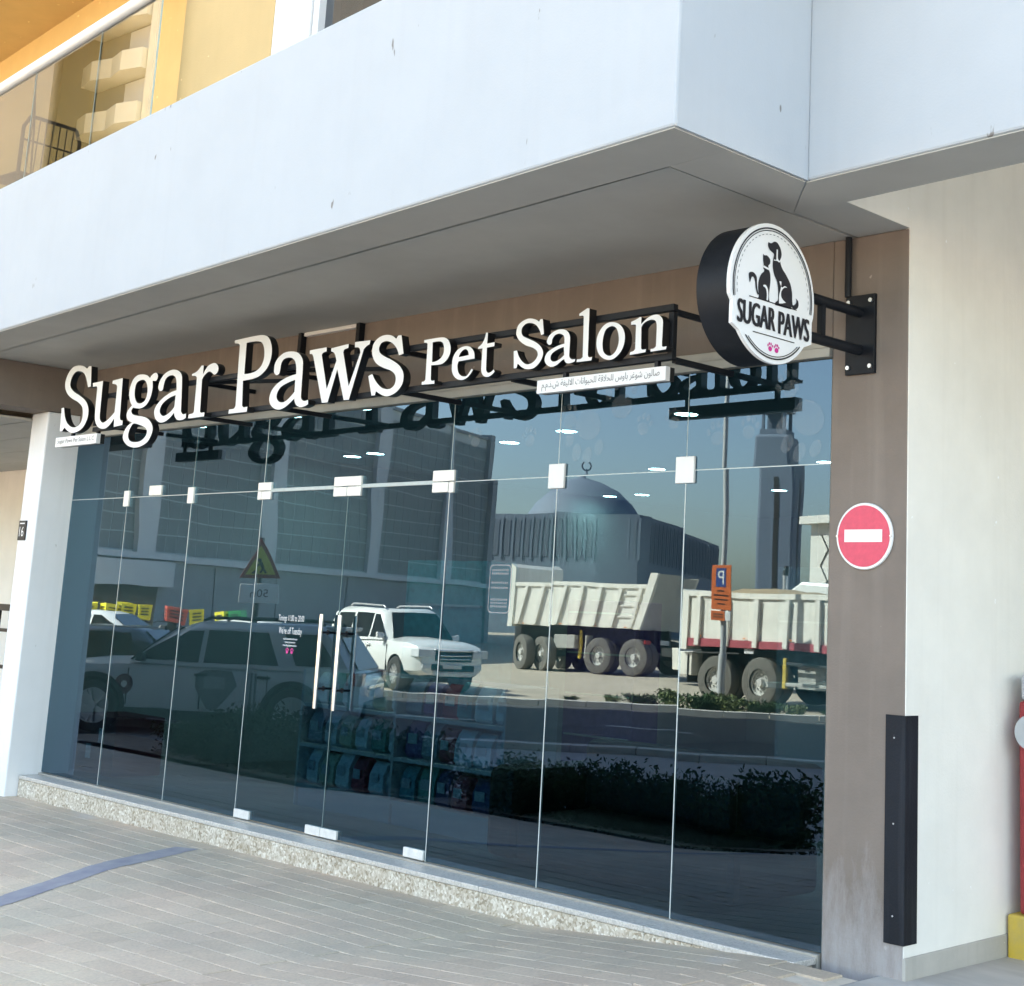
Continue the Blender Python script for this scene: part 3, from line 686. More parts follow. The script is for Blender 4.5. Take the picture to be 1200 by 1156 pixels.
# outlines in metres on the sign plane (x,z); "!" marks a corner
LETTERS = [
  ('S', ['-7.517,3.305! -7.488,3.139! -7.536,3.135! -7.574,3.199 -7.629,3.255 -7.706,3.281 -7.782,3.278 -7.834,3.242 -7.851,3.189 -7.827,3.150 -7.762,3.113 -7.649,3.072 -7.556,3.029 -7.500,2.979 -7.481,2.921 -7.495,2.865 -7.549,2.811 -7.632,2.784 -7.721,2.778 -7.794,2.796 -7.864,2.829! -7.900,2.802! -7.939,2.801! -7.955,2.995! -7.913,2.996! -7.885,2.929 -7.836,2.871 -7.765,2.834 -7.694,2.821 -7.621,2.833 -7.579,2.873 -7.574,2.934 -7.605,2.986 -7.683,3.027 -7.782,3.060 -7.860,3.094 -7.917,3.139 -7.941,3.185 -7.934,3.236 -7.893,3.291 -7.824,3.326 -7.733,3.330 -7.647,3.315 -7.588,3.291! -7.555,3.310!']),
  ('u', ['-7.462,3.163! -7.295,3.168! -7.288,2.951 -7.282,2.880 -7.266,2.851 -7.225,2.831 -7.177,2.839 -7.112,2.866 -7.050,2.903! -7.052,3.101! -7.071,3.120 -7.137,3.133! -7.135,3.157! -6.978,3.165! -6.957,2.860! -6.942,2.835 -6.907,2.829! -6.904,2.795! -7.038,2.787! -7.044,2.858! -7.088,2.819 -7.151,2.788 -7.221,2.783 -7.290,2.800 -7.337,2.834 -7.363,2.885 -7.373,2.970 -7.377,3.116! -7.396,3.132 -7.451,3.132!']),
  ('g', ['-6.464,3.162 -6.437,3.134 -6.458,3.103 -6.511,3.107! -6.501,3.045 -6.518,2.979 -6.566,2.929 -6.641,2.907 -6.716,2.911 -6.765,2.919! -6.787,2.897 -6.768,2.871 -6.703,2.854 -6.607,2.841 -6.524,2.819 -6.464,2.782 -6.436,2.741 -6.446,2.695 -6.494,2.644 -6.586,2.616 -6.685,2.610 -6.783,2.629 -6.852,2.666 -6.877,2.701 -6.863,2.745 -6.817,2.783 -6.754,2.806! -6.819,2.824 -6.854,2.860 -6.847,2.894 -6.819,2.919 -6.786,2.937! -6.824,2.974 -6.848,3.024 -6.847,3.079 -6.812,3.138 -6.750,3.167 -6.662,3.167 -6.593,3.151 -6.555,3.131! -6.533,3.149 -6.503,3.161', '-6.667,3.126 -6.745,3.112 -6.767,3.059 -6.754,2.997 -6.711,2.953 -6.649,2.945 -6.594,2.965 -6.571,3.017 -6.583,3.072 -6.618,3.112', '-6.731,2.795 -6.783,2.754 -6.796,2.707 -6.765,2.668 -6.687,2.651 -6.595,2.656 -6.529,2.689 -6.517,2.725 -6.549,2.754 -6.620,2.775']),
  ('a', ['-6.416,3.054 -6.405,3.030 -6.380,3.018 -6.346,3.025 -6.338,3.061 -6.317,3.106 -6.263,3.125 -6.206,3.120 -6.165,3.087 -6.146,3.007! -6.225,2.996 -6.333,2.961 -6.413,2.914 -6.440,2.869 -6.412,2.814 -6.341,2.780 -6.271,2.782 -6.206,2.804 -6.147,2.840! -6.132,2.810 -6.090,2.784 -6.021,2.780 -5.974,2.793! -5.978,2.823! -6.023,2.821 -6.052,2.844! -6.083,3.087 -6.107,3.129 -6.169,3.157 -6.246,3.166 -6.332,3.148 -6.394,3.106', '-6.151,2.971! -6.242,2.955 -6.325,2.921 -6.356,2.883 -6.349,2.850 -6.306,2.826 -6.256,2.831 -6.197,2.853 -6.153,2.883!']),
  ('r', ['-5.949,3.109! -5.879,3.126 -5.826,3.163! -5.799,3.160! -5.796,3.096! -5.751,3.144 -5.701,3.162 -5.648,3.164 -5.610,3.144 -5.595,3.118 -5.606,3.093 -5.639,3.080 -5.670,3.092 -5.703,3.108 -5.738,3.104 -5.781,3.082 -5.803,3.058! -5.788,2.826! -5.774,2.816 -5.726,2.816! -5.727,2.787! -5.942,2.785! -5.939,2.814! -5.882,2.820 -5.871,2.835! -5.876,3.077! -5.897,3.092 -5.947,3.096!']),
  ('P', ['-5.416,3.305! -5.135,3.311 -5.047,3.305 -4.989,3.281 -4.950,3.234 -4.934,3.180 -4.942,3.120 -4.977,3.068 -5.045,3.028 -5.129,3.011 -5.261,3.006! -5.242,2.831! -5.223,2.818 -5.174,2.819! -5.177,2.784! -5.408,2.785! -5.405,2.815! -5.346,2.817 -5.326,2.834! -5.344,3.263! -5.363,3.276 -5.409,3.282!', '-5.259,3.272! -5.150,3.272 -5.083,3.262 -5.046,3.234 -5.026,3.189 -5.025,3.134 -5.055,3.087 -5.115,3.059 -5.191,3.050 -5.252,3.052!']),
  ('a', ['-4.887,3.042 -4.876,3.023 -4.851,3.011 -4.823,3.018 -4.814,3.042 -4.808,3.084 -4.783,3.112 -4.732,3.120 -4.685,3.112 -4.647,3.087 -4.629,3.050 -4.622,2.999! -4.672,2.994 -4.742,2.982 -4.831,2.953 -4.893,2.910 -4.914,2.857 -4.893,2.814 -4.841,2.783 -4.782,2.773 -4.722,2.784 -4.660,2.812 -4.618,2.837! -4.609,2.812 -4.585,2.787 -4.538,2.773 -4.488,2.777 -4.455,2.787! -4.459,2.816! -4.503,2.811 -4.533,2.824 -4.544,2.848 -4.553,3.067 -4.578,3.111 -4.623,3.142 -4.697,3.158 -4.779,3.157 -4.848,3.130 -4.884,3.090', '-4.626,2.961! -4.706,2.949 -4.785,2.926 -4.822,2.893 -4.827,2.857 -4.802,2.831 -4.764,2.820 -4.718,2.825 -4.666,2.851 -4.624,2.881!']),
  ('w', ['-4.487,3.145! -4.300,3.148! -4.297,3.121! -4.335,3.115 -4.348,3.102! -4.262,2.872! -4.181,3.049! -4.207,3.098 -4.246,3.116! -4.248,3.136! -4.062,3.147! -4.063,3.121! -4.104,3.114 -4.113,3.095! -4.027,2.871! -3.932,3.078! -3.939,3.098 -3.955,3.114 -3.994,3.118! -3.997,3.152! -3.836,3.148! -3.842,3.123! -3.872,3.114 -3.898,3.097! -4.014,2.785! -4.068,2.786! -4.164,2.993! -4.240,2.784! -4.303,2.785! -4.440,3.096! -4.458,3.118 -4.485,3.119!']),
  ('s', ['-3.526,3.148! -3.493,3.031! -3.537,3.024! -3.565,3.071 -3.613,3.108 -3.668,3.126 -3.720,3.119 -3.741,3.090 -3.730,3.059 -3.683,3.032 -3.609,3.003 -3.535,2.966 -3.492,2.927 -3.476,2.888 -3.486,2.840 -3.533,2.800 -3.600,2.780 -3.661,2.785 -3.741,2.818! -3.747,2.794! -3.782,2.794! -3.830,2.920! -3.790,2.930! -3.758,2.889 -3.704,2.846 -3.649,2.825 -3.596,2.824 -3.560,2.845 -3.551,2.880 -3.567,2.912 -3.610,2.937 -3.692,2.963 -3.758,2.994 -3.799,3.037 -3.811,3.083 -3.797,3.127 -3.751,3.156 -3.690,3.166 -3.627,3.157 -3.576,3.131! -3.557,3.150!']),
  ('P', ['-3.302,3.095! -3.152,3.096 -3.106,3.089 -3.072,3.067 -3.052,3.028 -3.055,2.986 -3.084,2.952 -3.127,2.934 -3.220,2.935! -3.215,2.852! -3.206,2.841 -3.180,2.841! -3.179,2.821! -3.297,2.824! -3.297,2.842! -3.276,2.843 -3.265,2.853! -3.268,3.068! -3.277,3.076 -3.300,3.079!', '-3.221,3.074! -3.162,3.074 -3.128,3.062 -3.112,3.028 -3.116,2.992 -3.146,2.965 -3.186,2.954 -3.214,2.954!']),
  ('e', ['-2.831,2.940! -2.971,2.936! -2.979,2.911 -2.968,2.873 -2.943,2.850 -2.910,2.842 -2.884,2.848 -2.852,2.882! -2.838,2.875! -2.857,2.854 -2.886,2.833 -2.924,2.824 -2.964,2.829 -3.002,2.850 -3.025,2.883 -3.029,2.926 -3.022,2.967 -2.993,3.001 -2.952,3.018 -2.905,3.020 -2.864,3.005 -2.838,2.976', '-2.973,2.961! -2.956,2.987 -2.926,3.003 -2.898,2.995 -2.882,2.965!']),
  ('t', ['-2.745,3.083! -2.727,3.081! -2.729,3.017! -2.665,3.019! -2.666,2.996! -2.729,2.994! -2.725,2.873 -2.720,2.857 -2.704,2.846 -2.681,2.849 -2.660,2.862! -2.651,2.849! -2.672,2.833 -2.701,2.823 -2.732,2.827 -2.756,2.843 -2.767,2.872 -2.767,2.993! -2.805,2.994! -2.804,3.004! -2.773,3.022 -2.753,3.051']),
  ('S', ['-2.278,3.111! -2.262,3.025! -2.285,3.021! -2.300,3.053 -2.329,3.082 -2.368,3.098 -2.410,3.099 -2.439,3.081 -2.445,3.056 -2.432,3.032 -2.391,3.013 -2.336,2.991 -2.289,2.963 -2.263,2.930 -2.264,2.897 -2.290,2.863 -2.330,2.841 -2.377,2.839 -2.420,2.851 -2.461,2.878! -2.469,2.853! -2.491,2.853! -2.500,2.952! -2.473,2.953! -2.459,2.924 -2.432,2.892 -2.397,2.870 -2.361,2.867 -2.324,2.882 -2.303,2.909 -2.311,2.935 -2.345,2.956 -2.406,2.977 -2.457,3.007 -2.484,3.039 -2.487,3.065 -2.474,3.097 -2.436,3.118 -2.389,3.126 -2.340,3.116 -2.306,3.098! -2.296,3.112!']),
  ('a', ['-2.236,2.983 -2.229,2.968 -2.213,2.959 -2.197,2.967 -2.193,2.989 -2.174,3.009 -2.146,3.015 -2.119,3.008 -2.101,2.992 -2.097,2.955! -2.141,2.949 -2.191,2.935 -2.230,2.915 -2.245,2.887 -2.238,2.862 -2.210,2.841 -2.178,2.836 -2.144,2.844 -2.111,2.863 -2.092,2.869! -2.085,2.855 -2.070,2.845 -2.042,2.843 -2.009,2.850! -2.007,2.862! -2.032,2.863 -2.050,2.874 -2.055,2.890 -2.055,2.979 -2.065,3.008 -2.095,3.030 -2.142,3.038 -2.187,3.029 -2.220,3.010', '-2.100,2.937! -2.139,2.930 -2.178,2.916 -2.197,2.899 -2.198,2.879 -2.183,2.865 -2.157,2.863 -2.124,2.874 -2.094,2.892!']),
  ('l', ['-1.994,3.108! -1.935,3.132! -1.919,3.129! -1.914,2.877! -1.905,2.862 -1.882,2.862! -1.885,2.844! -1.997,2.844! -1.994,2.860! -1.968,2.859 -1.952,2.869! -1.959,3.086! -1.965,3.094 -1.993,3.096!']),
  ('o', ['-1.744,3.035 -1.701,3.022 -1.668,2.995 -1.650,2.954 -1.654,2.907 -1.678,2.867 -1.721,2.839 -1.763,2.836 -1.807,2.851 -1.839,2.882 -1.854,2.927 -1.848,2.974 -1.818,3.015 -1.782,3.033', '-1.746,3.014 -1.785,3.003 -1.804,2.970 -1.809,2.923 -1.799,2.882 -1.768,2.859 -1.738,2.859 -1.708,2.881 -1.692,2.923 -1.697,2.966 -1.715,3.000']),
  ('n', ['-1.609,3.022! -1.576,3.030 -1.548,3.041! -1.538,3.038! -1.539,3.002! -1.504,3.025 -1.469,3.039 -1.433,3.041 -1.408,3.030 -1.391,3.009 -1.388,2.980 -1.389,2.877 -1.381,2.868 -1.357,2.869! -1.361,2.853! -1.466,2.851! -1.465,2.865! -1.444,2.866 -1.430,2.876! -1.430,2.981 -1.439,3.007 -1.462,3.017 -1.493,3.015 -1.520,3.004 -1.536,2.986! -1.532,2.876! -1.523,2.867 -1.497,2.867! -1.500,2.852! -1.609,2.847! -1.607,2.862! -1.584,2.866 -1.573,2.876! -1.574,2.996! -1.579,3.004 -1.610,3.006!']),
]
LOGO = {
  'dog': ['-0.879,3.215! -0.857,3.214 -0.836,3.226 -0.813,3.226 -0.790,3.207 -0.779,3.182 -0.782,3.162! -0.788,3.146 -0.773,3.116 -0.741,3.090 -0.708,3.055 -0.693,3.016 -0.690,2.978 -0.684,2.959 -0.664,2.969 -0.658,2.984 -0.665,2.994! -0.646,2.986 -0.641,2.965 -0.654,2.947 -0.677,2.943 -0.695,2.949! -0.699,2.937! -0.819,2.935! -0.815,2.948 -0.798,2.962 -0.797,3.001 -0.806,3.043 -0.829,3.072 -0.842,3.107 -0.841,3.141 -0.836,3.167 -0.855,3.176 -0.869,3.182 -0.881,3.198'],
  'cat': ['-0.914,3.153! -0.905,3.148 -0.889,3.151! -0.876,3.147 -0.862,3.136 -0.863,3.117 -0.874,3.106 -0.871,3.090! -0.860,3.071 -0.856,3.039 -0.861,2.999 -0.864,2.966 -0.858,2.941! -0.947,2.942! -0.937,2.952 -0.944,2.994 -0.940,3.027 -0.924,3.057 -0.903,3.075 -0.913,3.087! -0.909,3.104 -0.914,3.125'],
  'cattail': ['-1.013,3.042 -0.996,3.052 -0.975,3.051 -0.957,3.037 -0.954,3.013 -0.949,2.982 -0.936,2.960! -0.948,2.958! -0.961,2.985 -0.968,3.016 -0.979,3.031 -0.991,3.030 -0.997,3.018 -1.004,3.003 -1.010,3.018'],
  'ear': ['-0.819,3.193! -0.810,3.192 -0.809,3.156 -0.799,3.143! -0.779,3.160! -0.784,3.153 -0.796,3.137 -0.812,3.140 -0.838,3.137! -0.836,3.143! -0.821,3.145 -0.820,3.165'],
  'leg1': ['-0.793,3.049! -0.778,3.049 -0.782,3.015 -0.793,2.980 -0.791,2.947! -0.767,2.951! -0.740,2.960! -0.763,2.969 -0.777,2.983 -0.776,3.005 -0.756,3.026 -0.732,3.031! -0.752,3.035 -0.774,3.025'],
  'catcollar': ['-0.917,3.089! -0.909,3.099! -0.871,3.093! -0.873,3.085! -0.908,3.089!'],
  'catleg': ['-0.911,3.008! -0.892,3.012 -0.876,2.996 -0.871,2.965 -0.873,2.945! -0.884,2.945! -0.883,2.973 -0.891,2.996 -0.909,3.003!'],
  'paw': ['-0.858,2.737 -0.846,2.744 -0.832,2.738 -0.834,2.727 -0.846,2.719 -0.858,2.726'],
  'paw2': ['-0.812,2.728 -0.800,2.738 -0.788,2.732 -0.785,2.722 -0.796,2.715 -0.808,2.721'],
  'l1': ['-1.004,2.947! -0.654,2.936! -0.654,2.934! -1.004,2.944!'],
  'l2': ['-0.972,2.792! -0.666,2.782! -0.666,2.780! -0.972,2.790!'],
  'txt': ['-1.090,2.916! -1.086,2.817! -0.551,2.808! -0.554,2.911!'],
  'banner': ['-1.089,2.928! -1.114,2.896! -1.106,2.808! -1.055,2.785! -0.588,2.782! -0.561,2.782! -0.534,2.806! -0.538,2.911!'],
  'circ': ['-0.860,3.286 -1.127,2.989 -0.533,3.053 -0.790,2.662'],
}
T1_LEFT = (-33.43, -27.84)
MQ = dict(l=(-83.53, -70.12), k=(-71.59, -75.15), r=(-89.54, -107.33), d=(-82.37, -80.05), m=(-69.61, -90.81), c=(-80, -80, -.3))
KIOSK = (-33.47, -45.23)
TOWER = (-73.1, -35.4, -.4)

# ------------------------------------------------------------------ shop sign
YF, YK = -.58, -.525                                 # letter front and back
sign = empty('shop_sign', (-4.7, -.5, 2.75), 0, 'long sign of white letters reading Sugar Paws Pet Salon on black tube frame', 'sign')
for chn, cs in LETTERS:
    mb = MB(); shape(mb, [outline(c) for c in cs], lambda u, w, d: (u, YF + d, w), YK - YF)
    mb.build('letter', [M['letter_white'], M['letter_black']], sign, fix=False)
def rail(name, p0, p1, w=.035): MB().bar(p0, p1, w).build(name, M['black_metal'], sign, bevel=.003)
YR = -.505
rail('frame_rail', (-7.50, YR, 3.06), (-1.37, YR, 3.085)); rail('frame_rail', (-7.50, YR, 2.80), (-1.37, YR, 2.83))
for x in (-7.48, -1.387): rail('frame_post', (x, YR, 2.83), (x, YR, 3.06), .034)
for x in (-7.3, -6.0, -5.0, -3.6, -2.6, -1.387):
    for z in (3.065, 2.815): rail('frame_arm', (x, YR + .018, z), (x, -.016, z), .03)
for x in (-5.9, -4.9): rail('frame_brace', (x, YR + .02, 3.06), (x + .55, -.02, 3.10), .028)
for x in (-5.40, -4.70): MB().box(x - .02, x + .02, -.06, -.0135, 3.0, ZS - .001).build('wall_bracket', M['black_metal'], sign)
MB().box(-5.36, -4.74, -.05, -.0135, ZS - .028, ZS - .002).build('cable_trunking', M['white_metal'], sign)
for x0, x1, z0, z1 in ((-7.995, -7.30, 2.674, 2.753), (-2.295, -1.357, 2.695, 2.769)):
    pl = MB().box(x0, x1, YF, YF + .035, z0, z1, 0).build('name_plate', M['letter_white'], sign, bevel=.002)
    MB().box(x0 + .002, x1 - .002, YF + .0355, YF + .07, z0 + .002, z1 - .002).build('plate_box', M['letter_black'], pl)
    for x in (x0 + .15, x1 - .12): MB().box(x - .012, x + .012, YK + .005, YK + .03, z1 - .01, 2.83).build('plate_hanger', M['black_metal'], pl)
    if x0 < -7: me = text_mesh('lettering', 'Sugar Paws Pet Salon L.L.C', M['ink_grey'], width=.62, height=.045)
    else:
        AR = {'ص': '\ufebb', 'ا': '\ufe8e'}
        words = ['\ufebb\ufe8e\ufedf\ufeee\ufee5', '\ufeb7\ufeee\ufecf\ufeae', '\ufe91\ufe8e\ufeed\ufeb1', '\ufedf\ufee0\ufea4\ufefc\ufed7\ufe94', '\ufedf\ufee0\ufea4\ufef4\ufeee\ufe8d\ufee7\ufe8e\ufe95', '\ufe8d\ufefb\ufedf\ufef4\ufed4\ufe94', '\ufeb5.\ufeab.\ufee1.\ufee1']
        me = text_mesh('lettering', ' '.join(w[::-1] for w in words[::-1]), M['ink_grey'], width=.86, height=.054)
    o = put('lettering', me, pl, world=True); o.matrix_basis = Matrix.Translation(((x0 + x1) / 2, YF - .0015, (z0 + z1) / 2)) @ Matrix.Rotation(R_(90), 4, 'X')

# ------------------------------------------------------------------ round hanging sign
XF, XB = -.50, -.695; CYY, CZZ, RR = -.83, 2.985, .312
hang = empty('round_hanging_sign', (-.6, -.02, 2.95), 0, 'round black drum sign with white face, cat and dog silhouettes and shop name', 'sign')
ban = outline(LOGO['banner'][0])
def inb(y, z): return None
circ = [Vector((CYY + RR * math.cos(t), CZZ + RR * 1.03 * math.sin(t))) for t in [2 * math.pi * i / 72 for i in range(72)]]
# outline of the circle with the banner ends standing out
out = []
for p in circ:
    if 2.782 < p.y < 2.915: 
        p = Vector((-1.118 if p.x < CYY else -.532, p.y))
        if out and 2.782 < out[-1].y < 2.915 and False: pass
    out.append(p)
for i in range(len(out)):                             # ease the shoulders
    pass
mb = MB(); shape(mb, [out], lambda u, w, d: (XF - d, u, w), .018)
mb.build('face_plate', [M['letter_white'], M['letter_white']], hang, fix=True)
mb = MB(); shape(mb, [[Vector((CYY + (p.x - CYY) * .985, CZZ + (p.y - CZZ) * .985)) for p in circ]], lambda u, w, d: (XF - .0185 - d, u, w), XF - .0185 - XB)
mb.build('drum', [M['black_metal'], M['black_metal']], hang, fix=True, smooth=40)
rim = MB()
# two printed rings and the dotted ring
def ringp(r0, r1, zlo, zhi, m, name, dash=False):
    mb = MB(); n = 120
    for i in range(n):
        if dash and i % 2: continue
        t0, t1 = 2 * math.pi * i / n, 2 * math.pi * (i + 1) / n
        zm = CZZ + r0 * math.sin(t0)
        if zlo < zm < zhi: continue
        mb.add([(XF + .0025, CYY + r * math.cos(t), CZZ + 1.03 * r * math.sin(t)) for r, t in ((r0, t0), (r1, t0), (r1, t1), (r0, t1))], [(0, 1, 2, 3)])
    mb.build(name, m, hang, fix=False, kind='stuff' if dash else None)
for lo, hi in ((2.775, 9), (0, 2.93)):
    ringp(.287, .294, lo, hi, M['ink'], 'printed_ring'); ringp(.278, .282, lo, hi, M['ink'], 'printed_ring')
ringp(.262, .265, 2.70, 2.945, M['ink_grey'], 'dotted_ring', True)
ringp(.262, .263, 2.70, 2.945, M['ink_grey'], 'dotted_ring', True)
def logo(name, key, m, lift):
    mb = MB(); shape(mb, [outline(LOGO[key][0])], lambda u, w, d: (XF + lift, u, w), 0); mb.build(name, m, hang, fix=False)
logo('dog_silhouette', 'dog', M['ink'], .0025); logo('cat_silhouette', 'cat', M['ink'], .0025); logo('cat_tail', 'cattail', M['ink'], .0025)
logo('collar_line', 'ear', M['letter_white'], .0045); logo('leg_line', 'leg1', M['letter_white'], .0045); logo('leg_line', 'catleg', M['letter_white'], .0045); logo('collar_line', 'catcollar', M['letter_white'], .0045)
for z, y0, y1 in ((2.941, -1.004, -.654), (2.786, -.972, -.666)): MB().box(XF + .001, XF + .0025, y0, y1, z - .002, z + .002).build('printed_line', M['ink'], hang)
def onface(name, me, y, z):
    o = put(name, me, hang, world=True); o.matrix_basis = Matrix.Translation((XF + .0025, y, z)) @ Matrix.Rotation(R_(90), 4, 'Z') @ Matrix.Rotation(R_(90), 4, 'X')
def condensed(word, w, h, y, z):
    """heavy narrow capitals: the plain letter doubled with small offsets"""
    for k, (dy, dz) in enumerate(((0, 0), (.0055, 0), (-.0055, 0))):
        me = text_mesh('lettering', word, M['ink'], width=w, height=h)
        o = put('lettering', me, hang, world=True); o.matrix_basis = Matrix.Translation((XF + .0025 + k * .0004, y + dy, z + dz)) @ Matrix.Rotation(R_(90), 4, 'Z') @ Matrix.Rotation(R_(90), 4, 'X')
condensed('SUGAR', .268, .106, -.949, 2.8645); condensed('PAWS', .228, .106, -.672, 2.860)
for y in (-.845, -.798): paw('paw_print', y, 2.735, .026, M['pink'], 0, y=XF + .0025, par=hang, plane='x')
MB().box(-.656, -.485, -.034, -.0135, 2.746, 3.144).build('mounting_plate', M['black_metal'], hang, bevel=.002)
for a in (-.635, -.506):
    for z in (2.78, 3.11): MB().cyl((a, -.034, z), (a, -.046, z), .011, 8).build('bolt', M['steel'], hang)
for z in (3.055, 2.865): MB().cyl((-.575, -.034, z), (-.585, -.56, z), .026, 14).build('bracket_arm', M['black_metal'], hang, smooth=40)
MB().box(-.595, -.565, -.36, -.33, 2.865, 3.055).build('bracket_strut', M['black_metal'], hang)
MB().cyl((-.640, -.04, 3.14), (-.640, -.04, ZS - .002), .017, 10).build('cable_conduit', M['black_metal'], hang, smooth=40)

# ------------------------------------------------------------------ things on the walls
ne = empty('no_entry_sign', (-.534, -.02, 1.954), 0, 'round red no entry sign with white bar on the brown pilaster', 'traffic sign')
MB().lathe([(.001, -.004), (.157, -.004), (.160, 0), (.160, .008), (.001, .008)], 48, (-.534, -.024, 1.954), 'y').build('disc', M['white_sign'], ne, smooth=40)
MB().lathe([(.001, 0), (.147, 0), (.147, .001), (.001, .001)], 48, (-.534, -.0305, 1.954), 'y').build('red_field', M['red_sign'], ne, smooth=40)
MB().box(-.642, -.428, -.0335, -.0315, 1.925, 1.985).build('white_bar', M['white_sign'], ne)
for dx in (-.152, .152): MB().cyl((-.534 + dx, -.0275, 1.954), (-.534 + dx, -.034, 1.954), .006, 8).build('screw', M['steel'], ne)
cg = empty('corner_guard', (-.35, -.02, .13), 0, 'black scuffed metal corner guard on the edge of the brown pilaster', 'corner guard')
guard_m = streaked('scuffed_black', (.008, .011, .017), (.06, .07, .085), .5, .6, blot=.3); guard_m.node_tree.nodes['Principled BSDF'].inputs['Specular IOR Level'].default_value = .25
MB().prism([(XC - .098, -.020), (XC + .010, -.020), (XC + .010, .090), (XC + .0035, .090), (XC + .0035, -.0135), (XC - .098, -.0135)], .130, 1.132, 'z').build('angle', guard_m, cg, bevel=.002)
for z in (.25, .65, 1.03): MB().cyl((XC - .05, -.020, z), (XC - .05, -.0225, z), .004, 8).build('screw', M['grey_plastic'], cg)
npl = empty('house_number_plate', (-9.03, -.30, 2.03), 0, 'small black plate with white number 16 on the white pier', 'number plate')
MB().box(-9.085, -8.945, -.312, -.3005, 1.945, 2.115).build('plate', M['black'], npl, bevel=.004)
o = put('lettering', text_mesh('lettering', '16', M['white_sign'], width=.082, height=.085), npl); o.matrix_basis = Matrix.Translation((-9.015, -.3135, 2.02)) @ Matrix.Rotation(R_(90), 4, 'X')
MB().box(-9.06, -8.97, -.3135, -.3122, 2.085, 2.095).build('printed_line', M['white_sign'], npl)
# red hose cabinet post and yellow block at the garage entrance
hyd = empty('fire_hose_post', (-.02, 1.12, .16), 0, 'red fire post with a grey round cap beside the white side wall', 'fire post')
MB().box(-.235, .10, .915, 1.25, .178, 1.20).build('post', M['red_paint'], hyd, bevel=.02)
MB().box(-.228, .095, .925, 1.24, 1.201, 1.33).build('hood', M['grey_plastic'], hyd, bevel=.02)
MB().cyl((-.145, .914, 1.05), (-.145, .87, 1.05), .085, 24).build('cap', M['grey_plastic'], hyd, smooth=40)
yb = MB().box(-.29, .35, .90, 1.40, -.06, .176).build('yellow_kerb_block', M['yellow_block'], bevel=.012, label='yellow painted concrete block at the foot of the white side wall', cat='kerb block')
# railing in the recess left of the pier
rg = empty('recess_railing', (-10.8, 1.0, -.3), 0, 'black metal railing in the recess behind the white pier', 'railing')
for z in (1.30, 1.08, .70, .32): MB().box(-13.5, -9.6, 1.0, 1.04, z, z + (.07 if z == 1.30 else .035)).build('rail', M['black_metal'], rg)
for i in range(14): MB().box(-13.4 + i * .28, -13.37 + i * .28, 1.005, 1.035, -.35, 1.3).build('bar', M['black_metal'], rg)

# ------------------------------------------------------------------ shop interior
M['in_wall'] = mat('interior_wall', (.46, .48, .48), .8, .05, 2); M['in_floor'] = mat('interior_tile', (.20, .21, .21), .35, .08, 2)
M['in_ceil'] = mat('interior_ceiling', (.62, .63, .63), .85, .03, 2); M['lamp'] = emit_mat('downlight_glow', (1, .97, .92), 10)
room = empty('shop_interior', (-4.8, 3.5, 0), 0, 'dim shop interior seen through the tinted glass with pale walls and ceiling', 'room')
MB().box(-9.1, -.58, .055, 9.95, -.06, -.002).build('floor', M['in_floor'], room)
MB().box(-9.08, -.6, .055, 9.95, 2.97, 3.05).build('ceiling', M['in_ceil'], room)
MB().box(-9.1, -.6, 9.8, 9.95, 0, 2.97).build('back_wall', M['in_wall'], room)
MB().box(-9.1, -8.95, .055, 9.8, 0, 2.97).build('left_wall', M['in_wall'], room)
MB().box(-.75, -.6, .055, 9.8, 0, 2.97).build('right_wall', M['in_wall'], room)
MB().box(-6.85, -6.70, 8.2, 9.8, 0, 2.97).build('partition', M['in_wall'], room)
dl0 = None
for k, (x, y) in enumerate(((-8.2, 2.52), (-7.74, 2.45), (-5.77, 2.38), (-4.75, 2.06), (-8.6, 6.6), (-8.03, 6.55), (-3.24, 1.76), (-5.93, 4.46), (-6.06, 6.58), (-4.02, 4.56), (-2.2, 4.6), (-1.6, 1.8), (-7.6, .45), (-6.2, .45), (-5.3, .45), (-4.4, .45))):  # front row near the glass is added, unseen, to brighten the shelf
    d = empty('ceiling_downlight', (x, y, 2.97), 0, 'lit round downlight in the shop ceiling behind the glass', 'downlight', 'downlights in the shop ceiling')
    MB().lathe([(.10, 0), (.10, -.012), (.085, -.014), (.085, 0)], 20).build('trim', M['white_metal'], d, world=False)
    MB().lathe([(.001, -.004), (.084, -.004), (.084, -.006), (.001, -.006)], 20).build('lens', M['lamp'], d, world=False)
# shelf unit with pet food
shelf = empty('product_shelf', (-5.0, 1.1, 0), 0, 'low white double bay shelf of pet food bags behind the doors', 'shelf')
M['shelf'] = mat('shelf_white', (.62, .64, .65), .5, .04, 5)
for z in (.14, .44, .74): MB().box(-6.25, -3.92, .82, 1.3, z, z + .025).build('shelf_board', M['shelf'], shelf)
for x in (-6.25, -5.09, -3.92): MB().box(x - .012, x + .012, .815, 1.3, 0, 1.02).build('upright', M['shelf'], shelf)
MB().box(-6.24, -3.93, 1.28, 1.3, 0, 1.02).build('back_panel', M['shelf'], shelf)
MB().box(-6.24, -3.93, .84, .86, 0, .138).build('plinth', M['shelf'], shelf)
bagc = [('white', (.86, .87, .88)), ('green', (.06, .34, .28)), ('red', (.50, .05, .08)), ('cream', (.62, .58, .42)), ('teal', (.07, .36, .38)), ('purple', (.18, .08, .24)), ('grey', (.30, .34, .38)), ('navy', (.04, .06, .16))]
BM = {c: mat('printed_bag_' + c, col, .35, .3, 14, col2=tuple(min(1, v * 1.5 + .03) for v in col)) for c, col in bagc}
